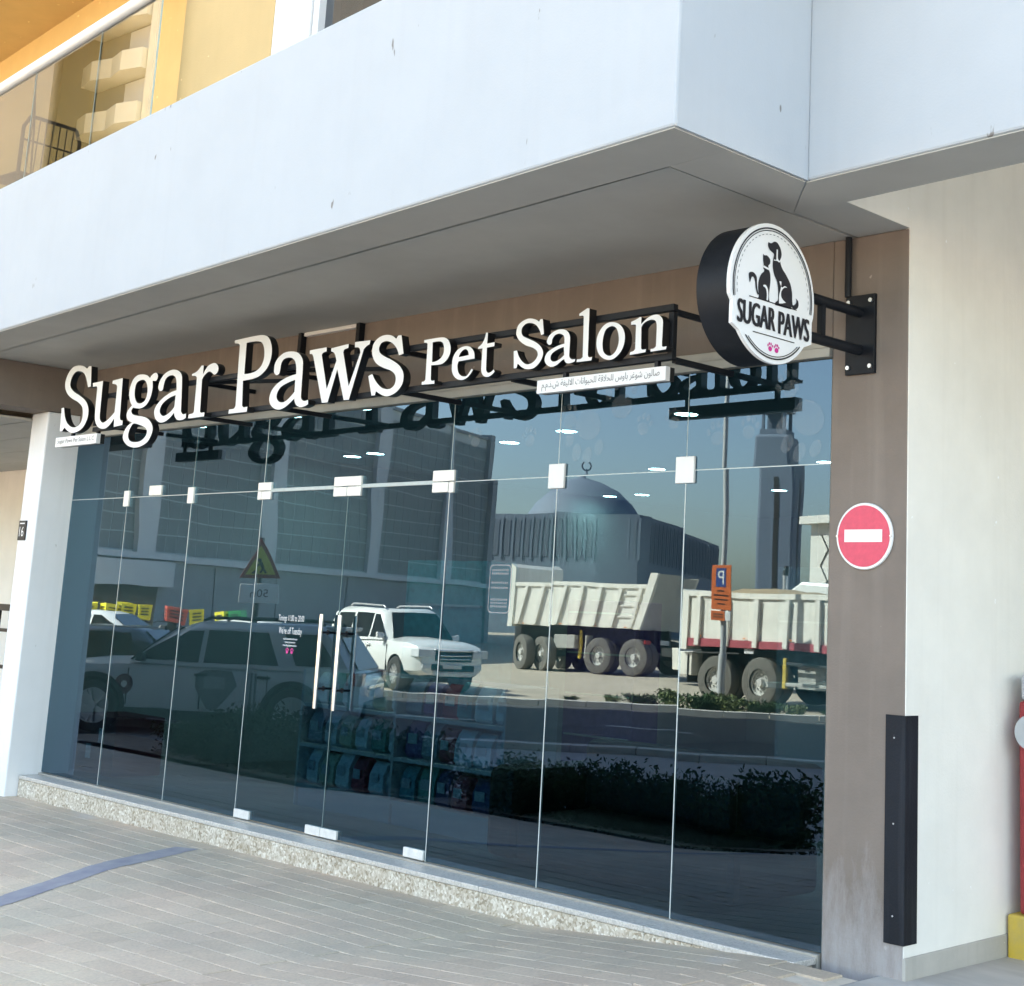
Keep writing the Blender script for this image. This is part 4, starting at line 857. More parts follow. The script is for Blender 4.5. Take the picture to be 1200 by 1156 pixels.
def bag(w, h, d):
    mb = MB(); rows = [(0, .92, .7), (.12, 1, 1), (.6, .98, .95), (.88, .94, .5), (1, .98, .08)]
    vs = []
    for z, a, b in rows: vs += [(-w / 2 * a, -d / 2 * b, z * h), (0, -d / 2 * b * 1.15, z * h), (w / 2 * a, -d / 2 * b, z * h), (w / 2 * a, d / 2 * b, z * h), (-w / 2 * a, d / 2 * b, z * h)]
    fs = [(4, 3, 2, 1, 0), (20, 21, 22, 23, 24)]
    for r in range(4):
        for i in range(5): j = (i + 1) % 5; fs.append((r * 5 + i, r * 5 + j, r * 5 + 5 + j, r * 5 + 5 + i))
    return mb.add(vs, fs)
bmesh_ = {c: bag(1, 1, 1).mesh('bag', BM[c], 50) for c in BM}
lab_ = MB().box(-.28, .28, -.60, -.575, .38, .66).mesh('label_panel', M['shelf'])
rowname = ['bottom', 'middle', 'upper', 'top']
plan = {0: ['white', 'cream', 'white', 'red', 'white', 'grey', 'teal', 'green', 'navy', 'red', 'navy', 'red'],
        1: ['grey', 'white', 'cream', 'white', 'green', 'white', 'purple', 'grey', 'red', 'white', 'white', 'grey'],
        2: ['white', 'green', 'white', 'white', 'cream', 'white', 'grey', 'purple', 'red', 'teal', 'white', 'white'],
        3: ['teal', 'red', 'white', 'cream', 'red', 'navy']}
for r, z in enumerate((.165, .465, .765)):
    for i, c in enumerate(plan[r]):
        x = -6.14 + i * .193
        b = put('pet_food_bag', bmesh_[c], world=False)
        b.location = (x, .97 + random.uniform(-.02, .02), z + .001); b.rotation_euler = (0, 0, random.uniform(-.12, .12))
        b.scale = (.165, .15, random.uniform(.225, .262))
        n = ['first', 'second', 'third', 'fourth', 'fifth', 'sixth', 'seventh', 'eighth', 'ninth', 'tenth', 'eleventh', 'twelfth'][i]
        tag(b, f'{c} pet food bag on the {rowname[r]} shelf, {n} from the left', 'bag', 'bags on the shelf behind the doors')
        lp = put('label_panel', lab_, b, world=False)
# dark sofa by the right panes
sofa = empty('waiting_sofa', (-2.4, .8, 0), 0, 'black upholstered sofa behind the right hand panes', 'sofa')
M['dark_fabric'] = mat('black_leather', (.008, .009, .011), .55, .2, 9)
MB().box(-3.35, -1.62, .42, 1.2, .03, .31).build('seat', M['dark_fabric'], sofa, bevel=.05)
MB().box(-3.35, -1.62, 1.0, 1.25, .30, .74).build('backrest', M['dark_fabric'], sofa, bevel=.05)
MB().box(-3.6, -3.36, .40, 1.25, .03, .58).build('armrest', M['dark_fabric'], sofa, bevel=.06)
MB().box(-2.3, -2.05, .9, 1.0, .31, .62).build('cushion', M['dark_fabric'], sofa, bevel=.04)
cab = empty('red_cabinet', (-8.5, .5, 0), 0, 'dark red low cabinet with pale labels inside the left panes', 'cabinet')
M['maroon'] = mat('maroon_laminate', (.12, .015, .03), .45, .15, 6)
MB().box(-8.85, -8.15, .3, .75, .02, .50).build('body', M['maroon'], cab, bevel=.01)
for x, z in ((-8.62, .14), (-8.42, .28)): MB().box(x, x + .08, .294, .2985, z, z + .12).build('paper_label', M['white_sign'], cab)
ctr = empty('reception_counter', (-2.6, 4.5, 0), 0, 'pale reception counter far back in the shop', 'counter')
MB().box(-4.2, -1.4, 4.2, 4.8, 0, 1.0).build('front_panel', M['in_wall'], ctr); MB().box(-4.3, -1.3, 4.1, 4.9, 1.001, 1.05).build('worktop', M['shelf'], ctr, bevel=.01)
for k, (x, y, z0, z1, w, c, nm) in enumerate(((-7.6, 3.3, 0, 2.0, 1.2, 'teal', 'tall teal cabinet'), (-7.3, 5.2, 0, 1.7, 1.0, 'purple', 'tall purple cabinet'), (-4.9, 5.8, 0, 2.1, 1.1, 'grey', 'tall grey cabinet'))):
    c_ = empty('display_cabinet', (x, y, 0), 0, f'{nm} with shelves deep inside the shop', 'cabinet')
    MB().box(x - w / 2, x + w / 2, y, y + .4, z0, z1).build('carcass', BM[c], c_, bevel=.01)
    for s in range(4): MB().box(x - w / 2 + .04, x + w / 2 - .04, y - .02, y - .002, .3 + s * .42, .32 + s * .42).build('shelf_board', M['shelf'], c_)

ORD = ['first', 'second', 'third', 'fourth', 'fifth', 'sixth', 'seventh', 'eighth', 'ninth', 'tenth', 'eleventh', 'twelfth', 'thirteenth']
# ------------------------------------------------------------------ vehicles
M['car_white'] = mat('white_car_paint', (.74, .74, .72), .3, .02, 2, coat=.6)
M['car_silver'] = mat('pale_car_paint', (.44, .45, .46), .28, .03, 2, coat=.6)
M['car_black'] = mat('black_car_paint', (.012, .013, .015), .25, .1, 2, coat=.6)
M['car_glass'] = mat('dark_car_glass', (.012, .014, .016), .06, .1, 3, spec=.6)
M['tyre'] = mat('dusty_tyre', (.045, .043, .04), .9, .25, 9); M['truck_tyre'] = mat('sandy_truck_tyre', (.14, .13, .115), .95, .25, 9)
M['rim'] = mat('alloy_rim', (.55, .55, .56), .35, .08, 9, metal=.7); M['truck_rim'] = mat('painted_steel_rim', (.55, .54, .51), .6, .15, 9)
M['cladding'] = mat('black_cladding', (.02, .02, .021), .7, .15, 9); M['lamp_glass'] = mat('lamp_lens', (.65, .66, .68), .12, .05, 9); M['tail_red'] = mat('red_lamp_lens', (.40, .02, .02), .2, .1, 9)
M['truck_white'] = streaked('dusty_truck_white', (.80, .77, .70), (.46, .38, .29), .55, .6, blot=.10); M['truck_red'] = mat('faded_red_stripe', (.40, .07, .09), .6, .2, 5)
M['chassis'] = mat('greasy_chassis', (.022, .022, .023), .7, .3, 7); M['truck_grey'] = mat('grey_metal_tail_shade', (.40, .39, .36), .7, .12, 4); M['load'] = mat('sand_load', (.36, .27, .17), .95, .2, 3, .6, 12)
M['orange_lamp'] = mat('orange_marker', (.7, .22, .03), .3, .1, 9); M['plate_white'] = mat('number_plate', (.6, .6, .58), .5, .1, 30); M['yellow_paint2'] = mat('worn_yellow', (.55, .40, .06), .6, .2, 9)

def wheel(r, w, tyre, rim, spokes=5, hub=.62, dish=.03):
    t = MB().lathe([(r * hub, -w / 2), (r * .86, -w / 2), (r * .96, -w * .46), (r, -w * .34), (r, w * .34), (r * .96, w * .46), (r * .86, w / 2), (r * hub, w / 2)], 32, axis='y', caps=False).mesh('wheel', tyre, 35)
    q = MB(); h = w / 2 - dish
    q.lathe([(r * hub, -h + .04), (r * hub * .99, h + .01), (r * hub * .92, h + .01), (r * hub * .90, h - .05), (.01, h - .06)], 32, axis='y', caps=False)
    if spokes:
        for i in range(spokes):
            a = 2 * math.pi * i / spokes
            for da in (-.12, .12):
                ca, sa = math.cos(a + da), math.sin(a + da)
                q.bar((r * .10 * math.cos(a), h - .015, r * .10 * math.sin(a)), (r * hub * .93 * ca, h + .0, r * hub * .93 * sa), r * .085, .03, up=(0, 1, 0))
        q.lathe([(.001, h + .012), (r * .14, h + .008), (r * .15, h - .03)], 16, axis='y')
    else:
        q.lathe([(.001, h - .02 + .08), (r * .16, h + .06), (r * .20, h - .05)], 16, axis='y')
        for i in range(10):
            a = 2 * math.pi * i / 10; q.cyl((r * .32 * math.cos(a), h - .06, r * .32 * math.sin(a)), (r * .32 * math.cos(a), h - .02, r * .32 * math.sin(a)), .02, 6)
    return t, q.mesh('rim', rim, 35)

def add_wheel(par, wm, x, y, z, flip, steer=0.0):
    o = put('wheel', wm[0], par, world=False); o.location = (x, y, z); o.rotation_euler = (0, random.uniform(0, 6), (math.pi if flip else 0) + steer)
    put('rim', wm[1], o, world=False); return o

def loft_body(st, zb):
    """st: rear-to-front stations (x, half width, shoulder z, centre z, bottom z)"""
    mb = MB(); ring = []
    for x, hw, zs, zc, z0 in st:
        half = [(0, z0), (hw * .80, z0), (hw * .96, z0 + .10), (hw, z0 + .5 * (zs - z0)), (hw * .985, zs - .09), (hw * .93, zs), (hw * .62, zs + (zc - zs) * .75), (0, zc)]
        ring.append([(x, y, z) for y, z in half] + [(x, -y, z) for y, z in half[-2:0:-1]])
    n = len(ring[0]); vs = [p for r in ring for p in r]
    fs = [tuple(range(n)), tuple(range((len(ring) - 1) * n, len(ring) * n))[::-1]]
    for k in range(len(ring) - 1):
        for i in range(n): j = (i + 1) % n; fs.append((k * n + i, k * n + j, (k + 1) * n + j, (k + 1) * n + i))
    return mb.add(vs, fs)

def cut(o, cutters):
    for c in cutters:
        m = o.modifiers.new('cut', 'BOOLEAN'); m.object = c; m.operation = 'DIFFERENCE'; m.solver = 'EXACT'; m.material_mode = 'TRANSFER'
    dg = bpy.context.evaluated_depsgraph_get(); dg.update()
    me = bpy.data.meshes.new_from_object(o.evaluated_get(dg)); o.modifiers.clear(); old = o.data; o.data = me
    for c in cutters: bpy.data.objects.remove(c)
    for p in me.polygons: p.use_smooth = True
    me.set_sharp_from_angle(angle=R_(32))

def car(name, label, loc, heading, spec, cat='car'):
    c = empty(name, loc, heading, label, cat); S = spec; paint = S['paint']
    mb = loft_body(S['st'], 0); me = mb.mesh('body', paint)
    bm = bmesh.new(); bm.from_mesh(me); bmesh.ops.recalc_face_normals(bm, faces=bm.faces)
    bmesh.ops.subdivide_edges(bm, edges=[e for e in bm.edges if abs(e.verts[0].co.x - e.verts[1].co.x) > .05], cuts=1, use_grid_fill=False); bm.to_mesh(me); bm.free()
    body = put('body', me); r = S['r']; cs = []
    for x in S['axles']:
        k = MB().cyl((x, -1.3, r), (x, 1.3, r), r + .055, 28).build('cutter', M['cladding']); cs.append(k)
    cut(body, cs); body.parent = c
    hw = S['hw']
    for x in S['axles']:
        for sgn in (-1, 1):
            if S.get('clad'):
                q = MB(); n = 20
                for i in range(n):
                    a0, a1 = math.pi * (-.08 + 1.16 * i / n), math.pi * (-.08 + 1.16 * (i + 1) / n)
                    pts = []
                    for yy in (hw * .93, hw + .012):
                        pts += [(x + rr * math.cos(a), sgn * yy, r + rr * math.sin(a)) for rr, a in ((r + .045, a0), (r + .045, a1), (r + .115, a1), (r + .115, a0))]
                    q.hexa(pts)
                q.build('arch_trim', M['cladding'], c, world=False)
            add_wheel(c, S['wheel'], x, sgn * (hw - .13), r, sgn < 0)
    MB().box(S['axles'][0] - .2, S['axles'][1] + .2, -hw * .78, hw * .78, .22, .5).build('floor_pan', M['chassis'], c, world=False)
    # greenhouse
    xr0, xr1, xf1, xf0 = S['gh']; z0, z1 = S['ghz']; wb, wr = S['ghw']
    q = MB(); lv = [(0, 0), (.80, .80), (.93, .93), (1.0, 1.0)]; rings = []
    for b, k in lv:
        xa, xb = xr0 + (xr1 - xr0) * b, xf0 + (xf1 - xf0) * b; w = wb + (wr - wb) * b
        ins = {0: 0, .80: 0, .93: .04, 1.0: .12}[b]
        xa += ins; xb -= ins; w -= ins; z = z0 + (z1 - z0) * b; cr = .16
        rings.append([(xa, -w + cr, z), (xa, w - cr, z), (xa + cr * .7, w, z), ((xa + xb) / 2, w + .012, z + .0), (xb - cr * 1.4, w, z), (xb, w - cr, z), (xb, -w + cr, z), (xb - cr * 1.4, -w, z), ((xa + xb) / 2, -w - .012, z), (xa + cr * .7, -w, z)])
    n = 10; vs = [p for rr in rings for p in rr]; fs = [tuple(range(30, 40))]
    for k in range(3):
        for i in range(n): j = (i + 1) % n; fs.append((k * n + i, k * n + j, (k + 1) * n + j, (k + 1) * n + i))
    q.add(vs, fs); q.build('cabin', S.get('roofpaint', paint), c, smooth=38, world=False)
    def side(b): return wb + (wr - wb) * b
    for sgn in (-1, 1):
        for (x0, x1, x2, x3, b0, b1) in S['windows']:
            pts = []
            for off in (.004, .018):
                pts += [(x0, sgn * (side(b0) + off), z0 + (z1 - z0) * b0), (x1, sgn * (side(b0) + off), z0 + (z1 - z0) * b0), (x2, sgn * (side(b1) + off), z0 + (z1 - z0) * b1), (x3, sgn * (side(b1) + off), z0 + (z1 - z0) * b1)]
            MB().hexa(pts).build('window', M['car_glass'], c, world=False)
    def screen(nm, xa, xb, s):
        pts = []
        for off in (.003, .016):
            pts += [(xa + (xb - xa) * .06 + s * off, -wb + .15, z0 + (z1 - z0) * .06 + off), (xa + (xb - xa) * .06 + s * off, wb - .15, z0 + (z1 - z0) * .06 + off), (xa + (xb - xa) * .86 + s * off, wr - .16, z0 + (z1 - z0) * .86 + off), (xa + (xb - xa) * .86 + s * off, -wr + .16, z0 + (z1 - z0) * .86 + off)]
        MB().hexa(pts).build(nm, M['car_glass'], c, world=False)
    screen('windscreen', xf0, xf1, 1); screen('rear_window', xr0, xr1, -1)
    for nm, b, m in S['boxes']: MB().box(*b).build(nm, m, c, world=False, bevel=.012)
    for sgn in (-1, 1):
        mx, my, mz = S['mirror']; MB().hexa([(mx - .06, sgn * my, mz), (mx + .07, sgn * my, mz), (mx + .05, sgn * (my + .20), mz + .02), (mx - .06, sgn * (my + .20), mz + .02), (mx - .06, sgn * my, mz + .12), (mx + .04, sgn * my, mz + .12), (mx + .03, sgn * (my + .20), mz + .15), (mx - .06, sgn * (my + .20), mz + .15)]).build('wing_mirror', S.get('mirror_m', paint), c, world=False, bevel=.015)
        for hx in S['handles']: MB().box(hx - .1, hx + .1, sgn * (hw - .02), sgn * (hw + .03), S['handle_z'], S['handle_z'] + .04).build('door_handle', S.get('handle_m', paint), c, world=False, bevel=.01)
        for dx in S['doors']: MB().box(dx - .006, dx + .006, sgn * (hw * .97), sgn * (hw + .004), .42, S['ghz'][0] - .08).build('door_gap', M['cladding'], c, world=False)
        if S.get('rails'): a, b, z = S['rails']; MB().tube([(a, sgn * (wr - .12), z - .05), (a + .12, sgn * (wr - .12), z), (b - .12, sgn * (wr - .12), z), (b, sgn * (wr - .12), z - .05)], .022, 8).build('roof_rail', S['rail_m'], c, world=False, smooth=50)
    return c

W_ex = wheel(.385, .255, M['tyre'], M['rim'], 5, .68); W_lc = wheel(.40, .28, M['tyre'], M['rim'], 10, .60); W_sd = wheel(.33, .21, M['tyre'], M['rim'], 7, .62)
EX = dict(paint=M['car_silver'], r=.385, axles=(-1.5, 1.52), hw=.985, wheel=W_ex, clad=True,
    st=[(-2.52, .80, .86, .92, .45), (-2.46, .93, .98, 1.02, .34), (-2.1, .98, 1.05, 1.08, .30), (-1.2, .985, 1.06, 1.09, .26), (0, .985, 1.04, 1.08, .25), (.75, .985, 1.03, 1.10, .25), (1.2, .985, 1.01, 1.12, .26), (1.8, .975, .98, 1.08, .28), (2.25, .93, .90, 1.00, .30), (2.45, .82, .76, .86, .36), (2.50, .70, .66, .72, .42)],
    gh=(-2.42, -1.95, .28, 1.08), ghz=(1.04, 1.70), ghw=(.955, .76), roofpaint=M['car_silver'],
    windows=[(.02, .95, .24, .02, .10, .80), (-1.25, -.06, -.06, -1.02, .10, .82), (-2.10, -1.52, -1.28, -1.78, .12, .80)],
    boxes=[('side_skirt', (-1.0, 1.05, -.985, .985, .24, .38), M['cladding']), ('front_bumper', (2.30, 2.53, -.72, .72, .30, .50), M['cladding']), ('grille', (2.40, 2.52, -.45, .45, .60, .82), M['cladding']), ('rear_bumper', (-2.56, -2.3, -.80, .80, .36, .62), M['cladding']),
           ('headlight', (2.22, 2.44, .58, .90, .72, .86), M['lamp_glass']), ('headlight', (2.22, 2.44, -.90, -.58, .72, .86), M['lamp_glass']), ('tail_light', (-2.50, -2.25, .70, .975, .86, 1.05), M['tail_red']), ('tail_light', (-2.50, -2.25, -.975, -.70, .86, 1.05), M['tail_red']),
           ('tailgate_trim', (-2.55, -2.45, -.6, .6, .80, .86), M['chrome']), ('number_plate', (-2.57, -2.5, -.26, .26, .68, .79), M['plate_white']), ('roof_spoiler', (-2.12, -1.85, -.62, .62, 1.64, 1.70), M['car_silver'])],
    mirror=(.82, .93, 1.06), mirror_m=M['cladding'], handles=(-.05, -1.05), handle_z=.90, handle_m=M['cladding'], doors=(1.0, -.07, -1.1), rails=(-1.85, .1, 1.76), rail_m=M['cladding'])
hx_, hy_ = -.744, .668
mid = Vector((-16.395, -5.93)); rn = Vector((hy_, -hx_))                # right-hand side faces the shop
cc = mid - rn * .985
ex = car('parked_suv', 'pale grey large suv with black wheel arches parked in the shade by the hedge', (cc.x - .0 * hx_, cc.y, -.5), math.atan2(hy_, hx_), EX, 'suv')
M['decal_grey'] = mat('grey_decal', (.13, .15, .16), .4, .1, 9); M['decal_pale'] = mat('pale_decal', (.26, .28, .29), .4, .1, 9)
# round red emblem and dark shield on its doors
MB().cyl((1.05, -.972, .72), (1.05, -.990, .72), .15, 28).build('round_emblem', M['maroon'], ex, world=False)
MB().cyl((1.05, -.989, .72), (1.05, -.9915, .72), .05, 28).build('emblem_centre', M['plate_white'], ex, world=False)
MB().prism([(.02, .93), (-.13, 1.0), (-.52, 1.0), (-.62, .78), (-.32, .42), (-.2, .42), (.02, .74)], -.991, -.975, 'y').build('shield_decal', M['decal_grey'], ex, world=False)
MB().prism([(-.12, .90), (-.42, .90), (-.42, .72), (-.12, .72)], -.9935, -.9915, 'y').build('decal_panel', M['decal_pale'], ex, world=False)
for k in range(3): MB().box(-.80 - k * .07, -.77 - k * .07, -.991, -.975, .45, .98).build('decal_stripe', M['decal_grey'], ex, world=False)

LC = dict(paint=M['car_white'], r=.40, axles=(-1.42, 1.43), hw=.98, wheel=W_lc,
    st=[(-2.45, .84, .95, 1.0, .50), (-2.38, .95, 1.10, 1.13, .42), (-2.0, .98, 1.14, 1.16, .40), (-1.0, .98, 1.15, 1.17, .38), (.6, .98, 1.14, 1.18, .38), (1.1, .98, 1.12, 1.24, .38), (1.9, .97, 1.10, 1.20, .40), (2.25, .93, 1.04, 1.12, .40), (2.42, .84, .92, 1.0, .42), (2.46, .74, .80, .86, .46)],
    gh=(-2.36, -2.15, .30, .98), ghz=(1.13, 1.88), ghw=(.96, .78),
    windows=[(-.05, .80, .20, -.05, .08, .80), (-1.05, -.15, -.15, -1.05, .08, .82), (-2.05, -1.18, -1.18, -1.98, .08, .80)],
    boxes=[('grille', (2.36, 2.495, -.52, .52, .74, 1.0), M['chassis']), ('grille_bar', (2.40, 2.51, -.48, .48, .79, .82), M['chrome']), ('grille_bar', (2.40, 2.51, -.48, .48, .87, .90), M['chrome']), ('grille_bar', (2.38, 2.515, -.54, .54, .975, 1.01), M['chrome']),
           ('headlight', (2.14, 2.50, .54, .955, .82, .99), M['lamp_glass']), ('headlight', (2.14, 2.50, -.955, -.54, .82, .99), M['lamp_glass']),
           ('lower_grille', (2.36, 2.50, -.60, .60, .52, .66), M['chassis']), ('number_plate', (2.47, 2.51, -.26, .26, .58, .68), M['plate_white']), ('skid_plate', (2.2, 2.48, -.55, .55, .40, .50), M['rim']),
           ('fog_lamp', (2.32, 2.47, .64, .82, .56, .66), M['lamp_glass']), ('fog_lamp', (2.32, 2.47, -.82, -.64, .56, .66), M['lamp_glass']),
           ('side_step', (-.95, .95, -1.02, 1.02, .36, .42), M['rim']), ('tail_light', (-2.46, -2.3, .72, .95, .9, 1.25), M['tail_red']), ('tail_light', (-2.46, -2.3, -.95, -.72, .9, 1.25), M['tail_red']), ('rear_bumper', (-2.5, -2.3, -.85, .85, .45, .68), M['car_white'])],
    mirror=(.70, .95, 1.16), handles=(-.05, -1.1), handle_z=1.0, doors=(.95, -.1, -1.1), rails=(-1.8, .15, 1.95), rail_m=M['rim'])
h = Vector((.98, .18)).normalized(); lft = Vector((-h.y, h.x)); fw = Vector((-24.27, -15.94)); pc = fw - h * 1.43 - lft * .88
car('white_suv', 'white large suv standing in the sun on the sandy lot, front turned to the trucks', (pc.x, pc.y, gz(pc.x, pc.y) - .03), math.atan2(h.y, h.x), LC, 'suv')
SD = dict(paint=M['car_white'], r=.33, axles=(-1.38, 1.38), hw=.90, wheel=W_sd,
    st=[(-2.32, .72, .82, .88, .42), (-2.22, .84, .95, 1.0, .30), (-1.7, .89, .96, 1.02, .24), (-.6, .90, .93, .98, .22), (.7, .90, .90, .96, .22), (1.3, .89, .86, .96, .24), (1.9, .86, .78, .86, .26), (2.22, .74, .66, .72, .30), (2.3, .6, .56, .6, .36)],
    gh=(-1.85, -1.0, .25, 1.15), ghz=(.93, 1.45), ghw=(.86, .64),
    windows=[(-.02, .85, .18, -.02, .1, .8), (-1.1, -.1, -.1, -.95, .1, .8)],
    boxes=[('headlight', (1.98, 2.22, .50, .80, .60, .72), M['lamp_glass']), ('headlight', (1.98, 2.22, -.80, -.50, .60, .72), M['lamp_glass']), ('grille', (2.15, 2.27, -.4, .4, .45, .58), M['chassis']), ('tail_light', (-2.28, -2.1, .5, .82, .72, .86), M['tail_red']), ('tail_light', (-2.28, -2.1, -.82, -.5, .72, .86), M['tail_red']), ('number_plate', (-2.33, -2.25, -.26, .26, .6, .7), M['plate_white'])],
    mirror=(.80, .86, .93), handles=(-.1, -1.1), handle_z=.78, doors=(.95, -.06, -1.1))
car('white_saloon', 'white saloon car in the sun beside the delivery motorbikes, leftmost', (-31.2, -12.2, gz(-31.2, -12.2)), math.atan2(.55, -.83) + math.pi, SD)
SD2 = dict(SD); car('white_saloon', 'white saloon car in the sun behind the parked pale suv', (-26.6, -12.9, gz(-26.6, -12.9)), math.atan2(.6, -.8), SD2)
SD3 = dict(SD); SD3['paint'] = M['car_black']; car('black_saloon', 'black saloon car standing in the shade ahead of the parked pale suv', (-22.3, -7.4, -.47), math.atan2(.6, -.8), SD3)

# ------------------------------------------------------------------ tipper trucks
W_tr = wheel(.55, .34, M['truck_tyre'], M['truck_rim'], 0, .54, .07)
def tipper(name, label, loc, ang, L, zb, zt, ax_x, ribs, slant, front_h, rear_h, stripe=None, load=False, steer=None, extras=(), W=2.5, cab=None):
    t = empty(name, loc, ang, label, 'truck')
    # bed: near side at y=0
    MB().hexa([(0, -.09, zb), (L, -.09, zb), (L, -W + .09, zb), (0, -W + .09, zb), (0, -.02, zb + .12), (L + .02, -.02, zb + .12), (L + .02, -W + .02, zb + .12), (0, -W + .02, zb + .12)]).build('bed_floor', M['truck_white'], t, world=False)
    sl = slant
    for y0, y1 in ((-.03, 0), (-W, -W + .03)):
        MB().prism([(0, zb), (L, zb), (L + sl, zt), (0, zt)], y0, y1, 'y').build('side_panel', M['truck_white'], t, world=False)
        MB().prism([(-.02, zt - .13), (L + sl * .9, zt - .13), (L + sl, zt), (-.02, zt)], y0 + (.005 if y0 > -1 else -.05), y1 + (.05 if y0 > -1 else -.005), 'y').build('top_rail', M['truck_white'], t, world=False)
    if stripe: MB().prism([(0, zb - .0), (L, zb), (L + .05, zb + stripe), (0, zb + stripe)], .0005, .035, 'y').build('red_band', M['truck_red'], t, world=False)
    for i in range(ribs):
        x = L * (i + .5) / ribs; s_ = sl * .55
        MB().prism([(x - .07, zb + .02), (x + .07, zb + .02), (x + .07 + s_, zt - .14), (x - .07 + s_, zt - .14)], .001, .085, 'y').build('side_rib', M['truck_white'], t, world=False, bevel=.01)
    MB().hexa([(-.06, .06, zb - .08), (.14, .06, zb - .08), (.14, -W - .06, zb - .08), (-.06, -W - .06, zb - .08), (-.06, .06, front_h), (.14, .06, front_h - .12), (.14, -W - .06, front_h - .12), (-.06, -W - .06, front_h)]).build('headboard', M['truck_white'], t, world=False)
    MB().hexa([(L, .06, zb - .05), (L + .03, .06, zb - .05), (L + .03, -W - .06, zb - .05), (L, -W - .06, zb - .05), (L + sl, .06, rear_h), (L + sl + .05, .06, rear_h), (L + sl + .05, -W - .06, rear_h), (L + sl, -W - .06, rear_h)]).build('tailgate', M['truck_grey'], t, world=False)  # shade of the turned-away rear face is put into the grey
    for y0, y1 in ((-.02, .10), (-W - .10, -W + .02)):
        MB().prism([(L - .22, zb - .03), (L + .045, zb - .03), (L + sl + .07, rear_h + .02), (L + sl - .24, rear_h + .02)], y0, y1, 'y').build('rear_post', M['truck_white'], t, world=False)
    for z in (.25, .5, .75): MB().box(L - .95 + z * .2, L - .22 + sl * z, .0012, .04, zb + (zt - zb) * z, zb + (zt - zb) * z + .05).build('short_rail', M['truck_white'], t, world=False)
    if load:
        n = 24; mb = MB(); vs = []
        for j in range(7):
            for i in range(n + 1):
                u, v = i / n, j / 6
                vs.append((L * (.02 + .96 * u), -.1 - (W - .2) * v, zt - .12 + .30 * math.sin(math.pi * v) * (.7 + .3 * math.sin(u * 9)) * min(1, u * 8, (1 - u) * 8) + random.uniform(-.03, .03)))
        mb.add(vs, [(j * (n + 1) + i, j * (n + 1) + i + 1, (j + 1) * (n + 1) + i + 1, (j + 1) * (n + 1) + i) for j in range(6) for i in range(n)]); mb.build('sand_load', M['load'], t, world=False)
    for y in (-.8, -1.7): MB().box(-.3, L + .1, y - .06, y + .06, .72, zb - .03).build('chassis_rail', M['chassis'], t, world=False)
    MB().box(.2, L - .3, -W + .4, -.45, .9, zb - .02).build('subframe', M['chassis'], t, world=False)
    for k, x in enumerate(ax_x):
        st = steer[k] if steer else 0
        for y, fl in ((-.20, False), (-W + .20, True)): add_wheel(t, W_tr, x, y, .55, fl, st)
        MB().cyl((x, -.3, .55), (x, -W + .3, .55), .09, 10).build('axle', M['chassis'], t, world=False)
        if not st: add_wheel(t, W_tr, x, -.56, .55, True)
    for nm, b, m in extras: MB().box(*b).build(nm, m, t, world=False, bevel=.015)
    return t
# far one, empty, tail towards the right
d1 = Vector((.987, -.166)).normalized()
pL = T1_LEFT
tipper('tipper_trailer', 'dusty white empty tipper on the sandy lot with slanted tailgate greyed for shade', (pL[0], pL[1], -.24), math.atan2(d1.y, d1.x), 5.2, 1.44, 2.88, (.55, 1.35, 3.55, 4.95), 7, .62, 3.48, 3.22, steer=(.5, .5, 0, 0),
       extras=[('side_marker', (0.60, 0.69, .036, .05, 1.46, 1.50), M['orange_lamp']), ('side_marker', (2.00, 2.09, .036, .05, 1.46, 1.50), M['orange_lamp']), ('side_marker', (3.40, 3.49, .036, .05, 1.46, 1.50), M['orange_lamp']), ('side_marker', (4.60, 4.69, .036, .05, 1.46, 1.50), M['orange_lamp']), ('tail_lamp', (5.30, 5.37, -.45, -.12, .95, 1.08), M['tail_red']), ('number_plate', (5.365, 5.385, -1.5, -1.0, .95, 1.1), M['plate_white']), ('tool_box', (1.75, 2.55, -.5, -.1, .75, 1.15), M['truck_grey']), ('yellow_strut', (2.62, 2.70, -.35, -.25, .45, 1.3), M['yellow_paint2']), ('mud_flap', (3.0, 3.04, -.6, -.05, .45, 1.15), M['truck_white']), ('air_tank', (2.0, 2.6, -1.2, -.6, .5, .8), M['chassis']), ('underrun_bar', (5.3, 5.36, -2.4, -.1, .6, .72), M['chassis'])])
tipper('tipper_truck', 'dusty white tipper with red lower band loaded with sand, behind the parking sign', (-20.55, -22.0, -.29), 0.0, 8.2, 1.29, 2.62, (1.0, 2.38, 6.4), 9, 0.06, 2.66, 2.7, stripe=.18, load=True,
       extras=[('side_marker', (0.50, 0.59, .036, .05, 1.50, 1.54), M['orange_lamp']), ('side_marker', (1.90, 1.99, .036, .05, 1.50, 1.54), M['orange_lamp']), ('side_marker', (3.30, 3.39, .036, .05, 1.50, 1.54), M['orange_lamp']), ('side_marker', (4.70, 4.79, .036, .05, 1.50, 1.54), M['orange_lamp']), ('mudguard', (.30, 1.75, -.62, -.02, 1.13, 1.17), M['chassis']), ('white_bumper', (-.55, .25, -2.2, -.05, .62, 1.15), M['truck_white']), ('mud_flap', (.12, .16, -.6, -.02, .45, 1.1), M['chassis']), ('yellow_bar', (3.02, 3.12, -.2, -.1, .45, 1.1), M['yellow_paint2']), ('side_guard', (3.12, 4.6, -.14, -.1, .95, 1.02), M['chassis']), ('side_guard', (3.12, 4.6, -.14, -.1, .50, .58), M['truck_grey']), ('side_guard_post', (4.45, 4.6, -.16, -.08, .35, 1.1), M['chassis']), ('fuel_tank', (3.3, 4.3, -.9, -.3, .45, .95), M['truck_grey']), ('green_plate', (1.9, 2.2, -.05, -.02, 1.16, 1.28), M['lamp_glass'])])
